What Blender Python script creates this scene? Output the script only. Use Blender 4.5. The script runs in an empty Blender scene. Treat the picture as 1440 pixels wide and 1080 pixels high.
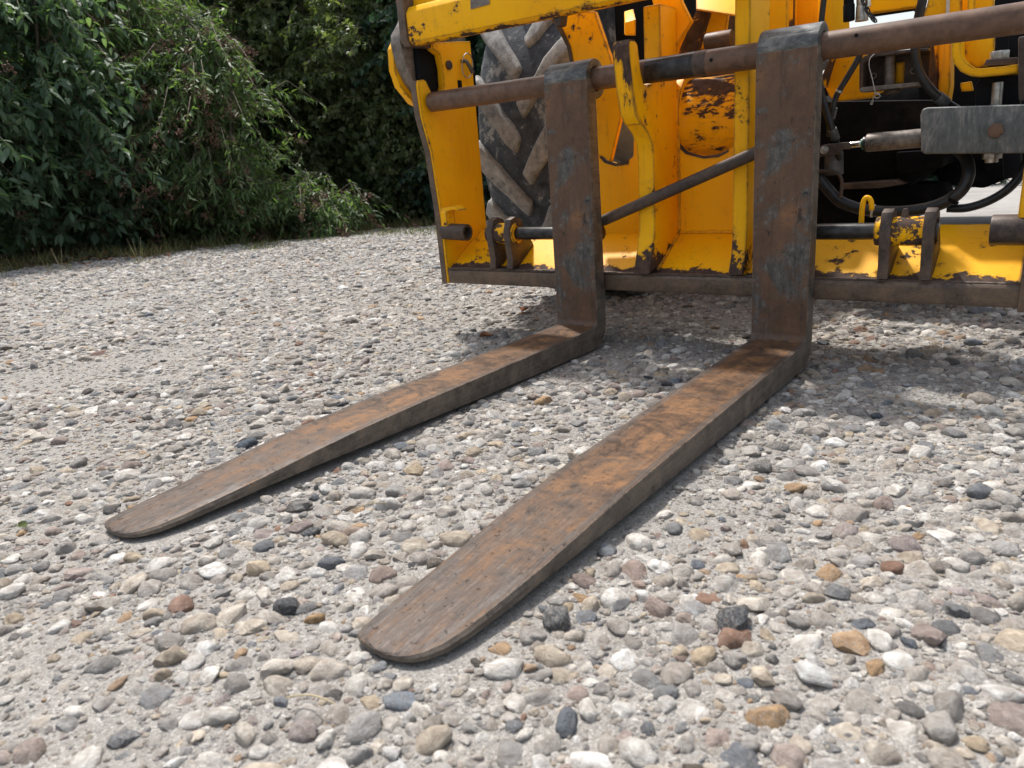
import bpy, bmesh, math, random
import numpy as np
from mathutils import Vector, Matrix

# ------------------------------------------------------------------ camera, light, exposure
scene = bpy.context.scene
COL = scene.collection
random.seed(7)
rng = np.random.default_rng(11)

TILT = 0.0268                                  # the forks lie tip down: the machine's own frame leans this much
RM = Matrix.Rotation(TILT, 4, 'X')
TM = Matrix.Translation((0, 0, 0.0334)) @ RM    # machine frame -> world


def W(p):
    return TM @ Vector(p)


CAM_P = [0.56159, -1.67628, 0.47547]
CAM_R = [[0.809227, -0.111932, 0.576734], [0.582398, 0.28187, -0.76247], [-0.07722, 0.952901, 0.293286]]
cam_data = bpy.data.cameras.new('camera')
cam_data.sensor_width = 36.0
cam_data.lens = 26.156
cam_data.clip_start = 0.02
cam_data.clip_end = 2000
cam_data.dof.use_dof = True
cam_data.dof.focus_distance = 1.75
cam_data.dof.aperture_fstop = 9.0
cam = bpy.data.objects.new('camera', cam_data)
COL.objects.link(cam)
cam.matrix_world = TM @ (Matrix.Translation(CAM_P) @ Matrix(CAM_R).to_4x4())
scene.camera = cam
CW = np.array(cam.matrix_world.translation)

SUN_TO = Vector((-0.30, 0.19, 0.66)).normalized()
world = bpy.data.worlds.new('World')
scene.world = world
world.use_nodes = True
wn = world.node_tree
bg = wn.nodes['Background']
sky_tex = wn.nodes.new('ShaderNodeTexSky')
sky_tex.sky_type = 'NISHITA'
sky_tex.sun_disc = False
sky_tex.sun_elevation = math.asin(SUN_TO.z)
sky_tex.sun_rotation = math.atan2(SUN_TO.x, SUN_TO.y)
sky_tex.air_density = 1.3
sky_tex.dust_density = 3.5
sky_tex.ozone_density = 1.0
hsv = wn.nodes.new('ShaderNodeHueSaturation')          # bright hazy summer sky, paler than a clear one
hsv.inputs['Saturation'].default_value = 0.5
wn.links.new(sky_tex.outputs[0], hsv.inputs['Color'])
wn.links.new(hsv.outputs[0], bg.inputs[0])
bg.inputs[1].default_value = 0.14

sun_data = bpy.data.lights.new('sun', 'SUN')
sun_data.energy = 3.4
sun_data.angle = math.radians(2.5)
sun_data.color = (1.0, 0.96, 0.905)
sun = bpy.data.objects.new('sun', sun_data)
COL.objects.link(sun)
sun.rotation_euler = SUN_TO.to_track_quat('Z', 'Y').to_euler()
sun.location = (-3, 2, 7)

vs = scene.view_settings
vs.view_transform = 'Standard'
vs.look = 'None'
vs.exposure = 0.58
vs.gamma = 1.0
vs.use_curve_mapping = False

# ------------------------------------------------------------------ materials


class NT:
    """small node-tree writer"""

    def __init__(s, name):
        s.m = bpy.data.materials.new(name)
        s.m.use_nodes = True
        s.t = s.m.node_tree
        s.t.nodes.clear()
        s.out = s.t.nodes.new('ShaderNodeOutputMaterial')
        s.b = s.t.nodes.new('ShaderNodeBsdfPrincipled')
        s.t.links.new(s.b.outputs[0], s.out.inputs[0])

    def n(s, typ, **kw):
        nd = s.t.nodes.new(typ)
        for k, v in kw.items():
            setattr(nd, k, v)
        return nd

    def l(s, a, b):
        s.t.links.new(a, b)

    def put(s, sock, v):
        if isinstance(v, bpy.types.NodeSocket):
            s.l(v, sock)
        elif v is not None:
            if isinstance(v, tuple) and len(v) == 3 and sock.type == 'RGBA':
                v = (*v, 1)
            elif isinstance(v, (int, float)) and sock.type == 'RGBA':
                v = (v, v, v, 1)
            sock.default_value = v

    def coord(s, kind='Object', scale=None):
        c = s.n('ShaderNodeTexCoord').outputs[kind]
        if scale:
            mp = s.n('ShaderNodeMapping')
            s.l(c, mp.inputs[0])
            mp.inputs['Scale'].default_value = scale
            c = mp.outputs[0]
        return c

    def noise(s, vec, scale, detail=5, rough=0.6, dist=0.0):
        nd = s.n('ShaderNodeTexNoise')
        s.l(vec, nd.inputs['Vector'])
        nd.inputs['Scale'].default_value = scale
        nd.inputs['Detail'].default_value = detail
        nd.inputs['Roughness'].default_value = rough
        nd.inputs['Distortion'].default_value = dist
        return nd.outputs['Fac']

    def vor(s, vec, scale, feature='F1', out='Distance'):
        nd = s.n('ShaderNodeTexVoronoi', feature=feature)
        s.l(vec, nd.inputs['Vector'])
        nd.inputs['Scale'].default_value = scale
        return nd.outputs[out]

    def math(s, op, a, b=None, c=None, clamp=False):
        nd = s.n('ShaderNodeMath', operation=op, use_clamp=clamp)
        for i, v in enumerate((a, b, c)):
            s.put(nd.inputs[i], v)
        return nd.outputs[0]

    def ramp(s, fac, stops, interp='LINEAR'):
        nd = s.n('ShaderNodeValToRGB')
        nd.color_ramp.interpolation = interp
        while len(nd.color_ramp.elements) < len(stops):
            nd.color_ramp.elements.new(0.5)
        for e, (p, c) in zip(nd.color_ramp.elements, stops):
            e.position = p
            e.color = (*c, 1) if isinstance(c, tuple) else (c, c, c, 1)
        s.l(fac, nd.inputs[0])
        return nd.outputs[0]

    def step(s, v, lo, hi):
        nd = s.n('ShaderNodeMapRange', interpolation_type='SMOOTHSTEP')
        s.put(nd.inputs['Value'], v)
        nd.inputs['From Min'].default_value = lo
        nd.inputs['From Max'].default_value = hi
        return nd.outputs[0]

    def mix(s, fac, a, b, blend='MIX'):
        nd = s.n('ShaderNodeMix', data_type='RGBA', blend_type=blend)
        s.put(nd.inputs[0], fac)
        s.put(nd.inputs[6], a)
        s.put(nd.inputs[7], b)
        return nd.outputs[2]

    def attr(s, name, typ='GEOMETRY', out='Fac'):
        nd = s.n('ShaderNodeAttribute', attribute_name=name, attribute_type=typ)
        return nd.outputs[out]

    def bump(s, h, strength=0.3, dist=0.002, normal=None):
        nd = s.n('ShaderNodeBump')
        nd.inputs['Strength'].default_value = strength
        nd.inputs['Distance'].default_value = dist
        s.l(h, nd.inputs['Height'])
        if normal is not None:
            s.l(normal, nd.inputs['Normal'])
        return nd.outputs[0]

    def edge(s, radius):
        bv = s.n('ShaderNodeBevel', samples=4)
        bv.inputs[0].default_value = radius
        g = s.n('ShaderNodeNewGeometry')
        d = s.n('ShaderNodeVectorMath', operation='DOT_PRODUCT')
        s.l(bv.outputs[0], d.inputs[0])
        s.l(g.outputs['Normal'], d.inputs[1])
        return s.math('MULTIPLY', s.math('SUBTRACT', 1.0, d.outputs['Value']), 3.0, clamp=True)

    def fin(s, color=None, rough=None, metal=None, normal=None, spec=None):
        s.put(s.b.inputs['Base Color'], color)
        s.put(s.b.inputs['Roughness'], rough)
        s.put(s.b.inputs['Metallic'], metal)
        s.put(s.b.inputs['Specular IOR Level'], spec)
        if normal is not None:
            s.l(normal, s.b.inputs['Normal'])
        return s.m


def mat_yellow(name, wear=0.0, zlo=None, zhi=None, stretch=(1, 1, 1), tint=(0.93, 0.465, 0.003), amp=(0.75, 0.0)):
    """chipped yellow machine paint over brown rusted steel; zlo..zhi: paint scuffed off below that height"""
    t = NT(name)
    oc = t.coord('Object')
    sc = t.coord('Object', stretch)
    fine = t.noise(sc, 34, 9, 0.72)
    mid = t.noise(sc, 9, 5, 0.6, 0.4)
    e = t.edge(0.011)
    chip = t.math('ADD', t.math('MULTIPLY', fine, 0.85), t.math('MULTIPLY', mid, 0.55))
    chip = t.math('ADD', chip, t.math('MULTIPLY', e, 0.40 + wear * 0.5))
    if zlo is not None:
        sep = t.n('ShaderNodeSeparateXYZ')
        t.l(oc, sep.inputs[0])
        zz = t.n('ShaderNodeMapRange')
        t.l(sep.outputs['Z'], zz.inputs[0])
        zz.inputs[1].default_value, zz.inputs[2].default_value = zlo, zhi
        zz.inputs[3].default_value, zz.inputs[4].default_value = amp
        chip = t.math('ADD', chip, zz.outputs[0])
    thr = 0.876 - wear
    k = t.step(chip, thr, thr + 0.022)
    hair = t.noise(t.coord('Object', (9 * stretch[0], 9 * stretch[1], 1.6 * stretch[2])), 14, 6, 0.75, 0.6)
    scr = t.step(t.math('ADD', hair, t.math('MULTIPLY', mid, 0.25)), 0.815 - wear * 0.3, 0.84 - wear * 0.3)
    k = t.math('MAXIMUM', k, scr)
    paint = t.mix(t.step(t.noise(oc, 5, 4), 0.35, 0.7), tint, (tint[0] * 0.93, tint[1] * 0.86, 0.004))
    grime = t.step(t.noise(oc, 14, 8, 0.7), 0.56, 0.78)
    paint = t.mix(t.math('MULTIPLY', grime, 0.40), paint, (0.42, 0.20, 0.03))
    runs = t.step(t.noise(t.coord('Object', (30, 30, 2.2)), 2.2, 7, 0.72, 0.3), 0.55, 0.80)
    paint = t.mix(t.math('MULTIPLY', runs, 0.5), paint, (0.26, 0.125, 0.035))
    dustf = t.step(t.noise(oc, 22, 9, 0.8), 0.56, 0.74)
    paint = t.mix(t.math('MULTIPLY', dustf, 0.20), paint, (0.50, 0.40, 0.25))
    halo = t.step(chip, thr - 0.075, thr)
    paint = t.mix(t.math('MULTIPLY', halo, 0.32), paint, (0.40, 0.17, 0.025))
    rust = t.ramp(t.noise(oc, 55, 7, 0.7), [(0.25, (0.025, 0.017, 0.014)), (0.55, (0.075, 0.048, 0.038)), (0.8, (0.16, 0.085, 0.045))])
    c = t.mix(k, paint, rust)
    r = t.mix(k, 0.47, 0.78)
    h = t.math('ADD', t.math('MULTIPLY', k, -1.0), t.math('MULTIPLY', t.noise(oc, 120, 3), 0.18))
    return t.fin(c, r, 0.0, t.bump(h, 0.6, 0.0010), 0.16)


def mat_rust(name, dark=(0.035, 0.026, 0.022), mid_c=(0.12, 0.075, 0.055), hi=(0.24, 0.13, 0.07), scale=(1, 1, 1), rough=(0.42, 0.68), metal=0.35):
    t = NT(name)
    oc = t.coord('Object')
    sc = t.coord('Object', scale)
    a = t.noise(sc, 16, 9, 0.76, 0.5)
    b = t.noise(sc, 90, 7, 0.8)
    f = t.math('ADD', t.math('MULTIPLY', a, 0.65), t.math('MULTIPLY', b, 0.35))
    c = t.ramp(f, [(0.38, dark), (0.5, mid_c), (0.63, hi)])
    e = t.edge(0.006)
    c = t.mix(t.math('MULTIPLY', e, 0.35), c, tuple(min(1, v * 1.7) for v in mid_c))
    r = t.ramp(a, [(0.3, rough[0]), (0.7, rough[1])])
    return t.fin(c, r, metal, t.bump(f, 0.35, 0.0012))


def mat_fork():
    """worn rusty fork steel: orange scuffed blade face, grey-brown flanks, dark streaked upright"""
    t = NT('fork_steel')
    oc = t.coord('Object')
    zone = t.attr('zone')                      # 0 flank, 1 blade top, 2 upright
    along = t.coord('Object', (22, 1.6, 22))
    fine = t.coord('Object', (120, 2.2, 120))
    s1 = t.noise(along, 3.2, 9, 0.78, 0.6)
    s2 = t.noise(oc, 15, 8, 0.72, 0.8)
    s3 = t.noise(oc, 210, 6, 0.8)
    s4 = t.noise(fine, 2.6, 8, 0.8, 0.25)
    s5 = t.noise(oc, 60, 7, 0.78, 0.5)
    mixf = lambda *p: p[0] if len(p) == 1 else t.math('ADD', p[0], mixf(*p[1:]))
    mul = lambda v, k: t.math('MULTIPLY', v, k)
    f = mixf(mul(s1, 0.17), mul(s2, 0.43), mul(s4, 0.13), mul(s5, 0.27))
    top = t.ramp(f, [(0.37, (0.020, 0.016, 0.014)), (0.45, (0.058, 0.038, 0.027)), (0.505, (0.112, 0.060, 0.031)), (0.555, (0.180, 0.090, 0.038)), (0.68, (0.29, 0.150, 0.068))])
    top = t.mix(mul(t.step(s3, 0.50, 0.64), 0.55), top, (0.050, 0.036, 0.030))
    greyed = t.step(mixf(mul(t.noise(oc, 6.5, 7, 0.72, 1.2), 0.7), mul(s4, 0.3)), 0.50, 0.60)
    top = t.mix(mul(greyed, 0.55), top, t.ramp(s4, [(0.38, (0.024, 0.020, 0.018)), (0.62, (0.115, 0.094, 0.078))]))
    tipd = t.attr('tip')                       # wear towards the tip: bare brown-grey steel
    tipm = t.math('MULTIPLY', tipd, t.step(mixf(mul(t.noise(along, 2.3, 7, 0.75, 0.4), 0.75), mul(s5, 0.25)), 0.40, 0.56))
    top = t.mix(mul(tipm, 0.88), top, t.ramp(mixf(mul(s4, 0.6), mul(s5, 0.4)), [(0.40, (0.022, 0.017, 0.015)), (0.5, (0.064, 0.049, 0.042)), (0.62, (0.165, 0.138, 0.120))]))
    fl = t.ramp(mixf(mul(s2, 0.45), mul(s4, 0.30), mul(s5, 0.25)),
                [(0.38, (0.030, 0.026, 0.023)), (0.47, (0.090, 0.075, 0.062)), (0.56, (0.165, 0.135, 0.108)), (0.66, (0.25, 0.165, 0.095))])
    u1 = t.noise(t.coord('Object', (11, 11, 3.2)), 2.0, 9, 0.75, 0.6)
    upf = t.noise(t.coord('Object', (55, 55, 8)), 1.6, 8, 0.8, 0.4)
    u2 = t.noise(oc, 6.5, 8, 0.68, 0.8)
    upc = t.ramp(mixf(mul(t.noise(oc, 7, 6, 0.6, 0.5), 0.5), mul(u1, 0.2), mul(s5, 0.2), mul(upf, 0.10)), [(0.36, (0.050, 0.034, 0.026)), (0.46, (0.092, 0.055, 0.038)), (0.55, (0.140, 0.080, 0.050)), (0.67, (0.25, 0.125, 0.058))])
    patch = t.step(mixf(mul(u2, 0.80), mul(s5, 0.20)), 0.485, 0.585)
    blue = t.ramp(mixf(mul(upf, 0.5), mul(s5, 0.5)), [(0.37, (0.022, 0.025, 0.026)), (0.48, (0.070, 0.074, 0.073)), (0.57, (0.135, 0.137, 0.128)), (0.68, (0.30, 0.29, 0.26))])
    upc = t.mix(mul(patch, 0.85), upc, blue)
    ink = t.step(mixf(mul(t.noise(oc, 17, 8, 0.75, 0.8), 0.7), mul(upf, 0.3)), 0.565, 0.605)
    upc = t.mix(mul(ink, 0.8), upc, (0.022, 0.022, 0.022))
    drip = t.step(t.noise(t.coord('Object', (34, 34, 2.0)), 2.0, 7, 0.72, 0.5), 0.54, 0.68)
    upc = t.mix(mul(drip, 0.55), upc, (0.036, 0.030, 0.027))
    rim = t.attr('rim')
    rimm = mul(t.step(t.math('MULTIPLY', rim, mixf(mul(s1, 1.0), mul(s5, 0.5))), 0.40, 0.62), 0.75)
    top = t.mix(rimm, top, t.ramp(s4, [(0.35, (0.030, 0.026, 0.024)), (0.65, (0.125, 0.105, 0.092))]))
    c = t.mix(t.step(zone, 0.2, 0.8), fl, top)
    c = t.mix(t.step(zone, 1.3, 1.7), c, upc)
    e = t.edge(0.004)
    c = t.mix(t.math('MULTIPLY', e, t.step(s5, 0.42, 0.58)), c, (0.26, 0.225, 0.19))
    scr = t.step(t.noise(t.coord('Object', (160, 5, 160)), 1.7, 6, 0.8, 1.4), 0.655, 0.69)
    c = t.mix(mul(scr, 0.55), c, (0.36, 0.30, 0.25))
    pit = t.step(t.noise(oc, 105, 5, 0.65), 0.635, 0.67)
    c = t.mix(mul(pit, 0.75), c, (0.026, 0.020, 0.016))
    r = t.ramp(mixf(mul(s2, 0.6), mul(s5, 0.4)), [(0.40, 0.36), (0.60, 0.68)])
    h = mixf(mul(s4, 0.35), mul(s3, 0.3), mul(s5, 0.7), mul(s2, 0.5), mul(pit, -0.7))
    return t.fin(c, r, 0.10, t.bump(h, 0.75, 0.0014), 0.26)


def mat_plain(name, c, rough=0.5, metal=0.0, var=0.25, nscale=30, bump=0.15, dust=None, dust_amt=0.5, spec=0.4):
    t = NT(name)
    oc = t.coord('Object')
    n = t.noise(oc, nscale, 6, 0.65)
    col = t.mix(t.step(n, 0.3, 0.7), tuple(v * (1 - var) for v in c), tuple(min(1, v * (1 + var)) for v in c))
    if dust:
        k = t.step(t.noise(oc, nscale * 0.6, 8, 0.75, 0.5), 0.48, 0.68)
        col = t.mix(t.math('MULTIPLY', k, dust_amt), col, dust)
    return t.fin(col, rough, metal, t.bump(n, bump, 0.0015), spec)


def mat_stone():
    t = NT('pebble')
    oc = t.coord('Object')
    base = t.attr('col', 'INSTANCER', 'Color')
    rnd = t.attr('rnd', 'INSTANCER')
    vadd = t.n('ShaderNodeVectorMath', operation='ADD')
    t.l(oc, vadd.inputs[0])
    cmb = t.n('ShaderNodeCombineXYZ')
    for i in range(3):
        t.l(t.math('MULTIPLY', rnd, 17.0 + i * 9), cmb.inputs[i])
    t.l(cmb.outputs[0], vadd.inputs[1])
    v = vadd.outputs[0]
    n1 = t.noise(v, 1.3, 6, 0.65, 0.6)
    n2 = t.noise(v, 6, 6, 0.7)
    c = t.mix(t.step(n1, 0.35, 0.66), t.mix(1.0, base, (0.62, 0.58, 0.55), 'MULTIPLY'), base)
    c = t.mix(t.math('MULTIPLY', t.step(n1, 0.58, 0.70), 0.6), c, t.mix(1.0, base, (1.55, 1.5, 1.42), 'MULTIPLY'))
    c = t.mix(t.math('MULTIPLY', t.step(n2, 0.44, 0.70), t.math('MULTIPLY', rnd, 0.75)), c, (0.33, 0.31, 0.285))   # dust film
    c = t.mix(t.math('MULTIPLY', t.step(t.noise(v, 3.1, 4, 0.6, 1.2), 0.62, 0.72), t.math('MULTIPLY', rnd, 0.5)), c, (0.36, 0.20, 0.09))
    return t.fin(c, t.ramp(n2, [(0.3, 0.5), (0.7, 0.8)]), 0.0, t.bump(t.math('ADD', t.math('MULTIPLY', n1, 0.7), t.math('MULTIPLY', n2, 0.5)), 0.45, 0.12), 0.35)


def mat_ground():
    t = NT('dusty_gravel')
    oc = t.coord('Object')
    a = t.noise(oc, 1.7, 6, 0.6)
    b = t.noise(oc, 26, 9, 0.78)
    c = t.ramp(b, [(0.28, (0.160, 0.150, 0.136)), (0.5, (0.290, 0.273, 0.252)), (0.72, (0.39, 0.37, 0.342))])
    c = t.mix(t.math('MULTIPLY', t.step(a, 0.4, 0.7), 0.35), c, (0.27, 0.246, 0.22))
    cell = t.vor(oc, 170, 'F1', 'Color')
    sep = t.n('ShaderNodeSeparateColor')
    t.l(cell, sep.inputs[0])
    grit = t.ramp(sep.outputs[0], [(0.0, (0.09, 0.085, 0.08)), (0.35, (0.23, 0.215, 0.195)), (0.7, (0.35, 0.33, 0.30)), (1.0, (0.58, 0.56, 0.53))])
    d = t.vor(oc, 170)
    gm = t.math('MULTIPLY', t.step(t.math('SUBTRACT', 0.42, d), 0.0, 0.12), t.step(t.noise(oc, 40, 4), 0.42, 0.6))
    c = t.mix(t.math('MULTIPLY', gm, 0.65), c, grit)
    for sc_, am in ((420, 0.6), (900, 0.45)):
        cl = t.vor(oc, sc_, 'F1', 'Color')
        sp = t.n('ShaderNodeSeparateColor')
        t.l(cl, sp.inputs[0])
        gr = t.ramp(sp.outputs[1], [(0.0, (0.10, 0.095, 0.09)), (0.4, (0.24, 0.225, 0.205)), (0.75, (0.33, 0.31, 0.285)), (1.0, (0.58, 0.56, 0.53))])
        g2 = t.math('MULTIPLY', t.step(sp.outputs[0], 0.45, 0.55), am)
        c = t.mix(g2, c, gr)
        gm = t.math('ADD', gm, t.math('MULTIPLY', g2, 0.5))
    verge = t.attr('verge')
    soil = t.ramp(t.noise(oc, 22, 8, 0.75), [(0.3, (0.03, 0.024, 0.017)), (0.6, (0.085, 0.066, 0.045)), (0.8, (0.17, 0.14, 0.10))])
    c = t.mix(verge, c, soil)
    h = t.math('ADD', t.math('MULTIPLY', b, 0.8), t.math('MULTIPLY', gm, 0.5))
    return t.fin(c, 0.9, 0.0, t.bump(h, 0.7, 0.006), 0.2)


def mat_leaf(name, c0, c1, c2, rough=0.45, trans=0.25):
    t = NT(name)
    lv = t.attr('lv')
    c = t.ramp(lv, [(0.0, c0), (0.55, c1), (1.0, c2)])
    g = t.n('ShaderNodeNewGeometry')
    c = t.mix(t.math('MULTIPLY', g.outputs['Backfacing'], 0.35), c, tuple(min(1, v * 1.6 + 0.01) for v in c1))
    t.fin(c, rough, 0.0, None, 0.4)
    tr = t.n('ShaderNodeBsdfTranslucent')
    t.l(t.mix(1.0, c, (1.5, 1.7, 0.6), 'MULTIPLY'), tr.inputs[0])
    mx = t.n('ShaderNodeMixShader')
    mx.inputs[0].default_value = trans
    t.l(t.b.outputs[0], mx.inputs[1])
    t.l(tr.outputs[0], mx.inputs[2])
    t.l(mx.outputs[0], t.out.inputs[0])
    return t.m


def mat_tyre():
    t = NT('tyre_rubber')
    oc = t.coord('Object')
    lug = t.attr('lug')
    n1 = t.noise(oc, 26, 9, 0.75, 0.4)
    n2 = t.noise(oc, 7, 6, 0.65, 0.5)
    rub = t.ramp(n1, [(0.36, (0.018, 0.021, 0.026)), (0.55, (0.045, 0.052, 0.063)), (0.7, (0.11, 0.118, 0.13))])
    splat = t.step(t.math('ADD', t.math('MULTIPLY', n1, 0.6), t.math('MULTIPLY', n2, 0.5)), 0.585, 0.62)
    rub = t.mix(t.math('MULTIPLY', t.step(n2, 0.40, 0.66), 0.5), rub, (0.15, 0.16, 0.172))
    rub = t.mix(t.math('MULTIPLY', splat, 0.75), rub, (0.30, 0.285, 0.26))
    mud = t.ramp(n1, [(0.34, (0.075, 0.075, 0.075)), (0.45, (0.20, 0.195, 0.185)), (0.58, (0.29, 0.28, 0.265)), (0.7, (0.40, 0.385, 0.36))])
    sep = t.n('ShaderNodeSeparateXYZ')
    t.l(oc, sep.inputs[0])
    c = t.mix(lug, rub, mud)
    return t.fin(c, 0.75, 0.0, t.bump(t.math('ADD', n1, n2), 0.5, 0.006), 0.3)


Y_PLAIN = mat_yellow('yellow_paint', 0.0)
Y_WORN = mat_yellow('yellow_paint_worn', 0.055)
Y_FLAKE = mat_yellow('yellow_paint_flaking', 0.085, 0.54, 0.66, stretch=(0.45, 1, 1), amp=(0.0, 0.16))
Y_LIP = mat_yellow('yellow_paint_lip', 0.06, 0.155, 0.207)
Y_BEAM = mat_yellow('yellow_paint_beam', 0.055, 0.792, 0.826, (0.8, 1, 1), amp=(0.55, 0.0))
Y_HOOK = mat_yellow('yellow_paint_scraped', 0.10, 0.53, 0.70, stretch=(1.4, 1, 0.3), amp=(-0.08, 0.14))
Y_RIB = mat_yellow('yellow_paint_rib', 0.035, 0.165, 0.275, amp=(0.42, 0.0))
Y_SCRAP = mat_yellow('yellow_flecks_on_brown', 0.195)
Y_CLEAN = mat_yellow('yellow_paint_clean', -0.03, tint=(0.93, 0.48, 0.004))
RUST_BAR = mat_rust('worn_brown_steel', (0.045, 0.034, 0.028), (0.13, 0.092, 0.068), (0.21, 0.14, 0.09), (1.0, 1, 1.3))
RUST_DK = mat_rust('dark_rusted_steel', (0.022, 0.017, 0.015), (0.07, 0.05, 0.04), (0.14, 0.09, 0.06))
RUST_SHAFT = mat_plain('rusted_shaft', (0.118, 0.066, 0.042), 0.46, 0.15, 0.32, 38, 0.12, (0.19, 0.112, 0.07), 0.45)
RUST_GREY = mat_rust('weathered_grey_steel', (0.05, 0.042, 0.037), (0.17, 0.145, 0.125), (0.30, 0.265, 0.235))
HOOK_ST = mat_rust('blued_steel', (0.026, 0.029, 0.031), (0.085, 0.088, 0.088), (0.25, 0.235, 0.21), (0.5, 1, 1), (0.35, 0.6), 0.4)
OILY = mat_plain('oily_dark_steel', (0.035, 0.034, 0.034), 0.33, 0.5, 0.5, 40, 0.1)
BLACK = mat_plain('black_chassis_paint', (0.005, 0.005, 0.0055), 0.75, 0.0, 0.5, 12, 0.2, (0.040, 0.030, 0.022), 0.3, 0.06)
BLACKB = mat_plain('black_panel', (0.007, 0.008, 0.010), 0.6, 0.0, 0.3, 8, 0.1, spec=0.1)
HOSE = mat_plain('hose_rubber', (0.014, 0.015, 0.016), 0.36, 0.0, 0.3, 60, 0.1, (0.09, 0.085, 0.08), 0.35)
GREYB = mat_rust('scuffed_grey_paint', (0.045, 0.050, 0.053), (0.105, 0.112, 0.113), (0.30, 0.285, 0.265), (1.6, 1, 0.5), (0.45, 0.65), 0.05)
ZINC = mat_plain('zinc_bolt', (0.42, 0.41, 0.38), 0.38, 0.8, 0.3, 90, 0.15, (0.2, 0.15, 0.1), 0.4)
CHROME = mat_plain('polished_rod', (0.7, 0.69, 0.66), 0.18, 1.0, 0.15, 90, 0.05)
GREEN = mat_plain('green_seal', (0.01, 0.12, 0.065), 0.35, 0.0, 0.2, 60, 0.1)
WIRE = mat_plain('steel_wire', (0.45, 0.43, 0.40), 0.35, 0.8, 0.2, 90, 0.1)
DULL = mat_plain('dull_grey_tube', (0.10, 0.10, 0.105), 0.55, 0.4, 0.4, 40, 0.2, (0.2, 0.18, 0.15), 0.4)
RIMC = mat_plain('pale_rim_paint', (0.5, 0.48, 0.44), 0.5, 0.0, 0.2, 20, 0.2, (0.3, 0.26, 0.2), 0.5)
FORK = mat_fork()
STONE = mat_stone()
GROUND = mat_ground()
TYRE = mat_tyre()
BARK = mat_plain('bark', (0.10, 0.085, 0.065), 0.85, 0.0, 0.4, 30, 0.8)
TWIG = mat_plain('twig_bark', (0.14, 0.115, 0.085), 0.8, 0.0, 0.4, 40, 0.3)
SEED = mat_plain('dry_seed_head', (0.20, 0.11, 0.085), 0.85, 0.0, 0.45, 60, 0.3)
STRAW = mat_plain('dry_straw', (0.42, 0.35, 0.22), 0.7, 0.0, 0.3, 60, 0.2)
DEADLEAF = mat_plain('dead_leaf', (0.24, 0.10, 0.045), 0.7, 0.0, 0.5, 60, 0.3)
LEAF_BUD = mat_leaf('broad_grey_green_leaf', (0.058, 0.105, 0.068), (0.112, 0.180, 0.110), (0.21, 0.27, 0.17), 0.55, 0.35)
LEAF_ELD = mat_leaf('narrow_green_leaf', (0.066, 0.112, 0.046), (0.120, 0.185, 0.078), (0.22, 0.28, 0.125), 0.55, 0.35)
LEAF_IVY = mat_leaf('dark_evergreen_leaf', (0.014, 0.040, 0.027), (0.042, 0.090, 0.058), (0.10, 0.155, 0.095), 0.5, 0.22)
LEAF_OLV = mat_leaf('olive_leaf', (0.060, 0.092, 0.040), (0.135, 0.170, 0.078), (0.25, 0.26, 0.135), 0.45, 0.35)
LEAF_GRS = mat_leaf('grass_blade', (0.06, 0.085, 0.028), (0.13, 0.14, 0.055), (0.34, 0.28, 0.15), 0.6)

# ------------------------------------------------------------------ mesh helpers


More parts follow.
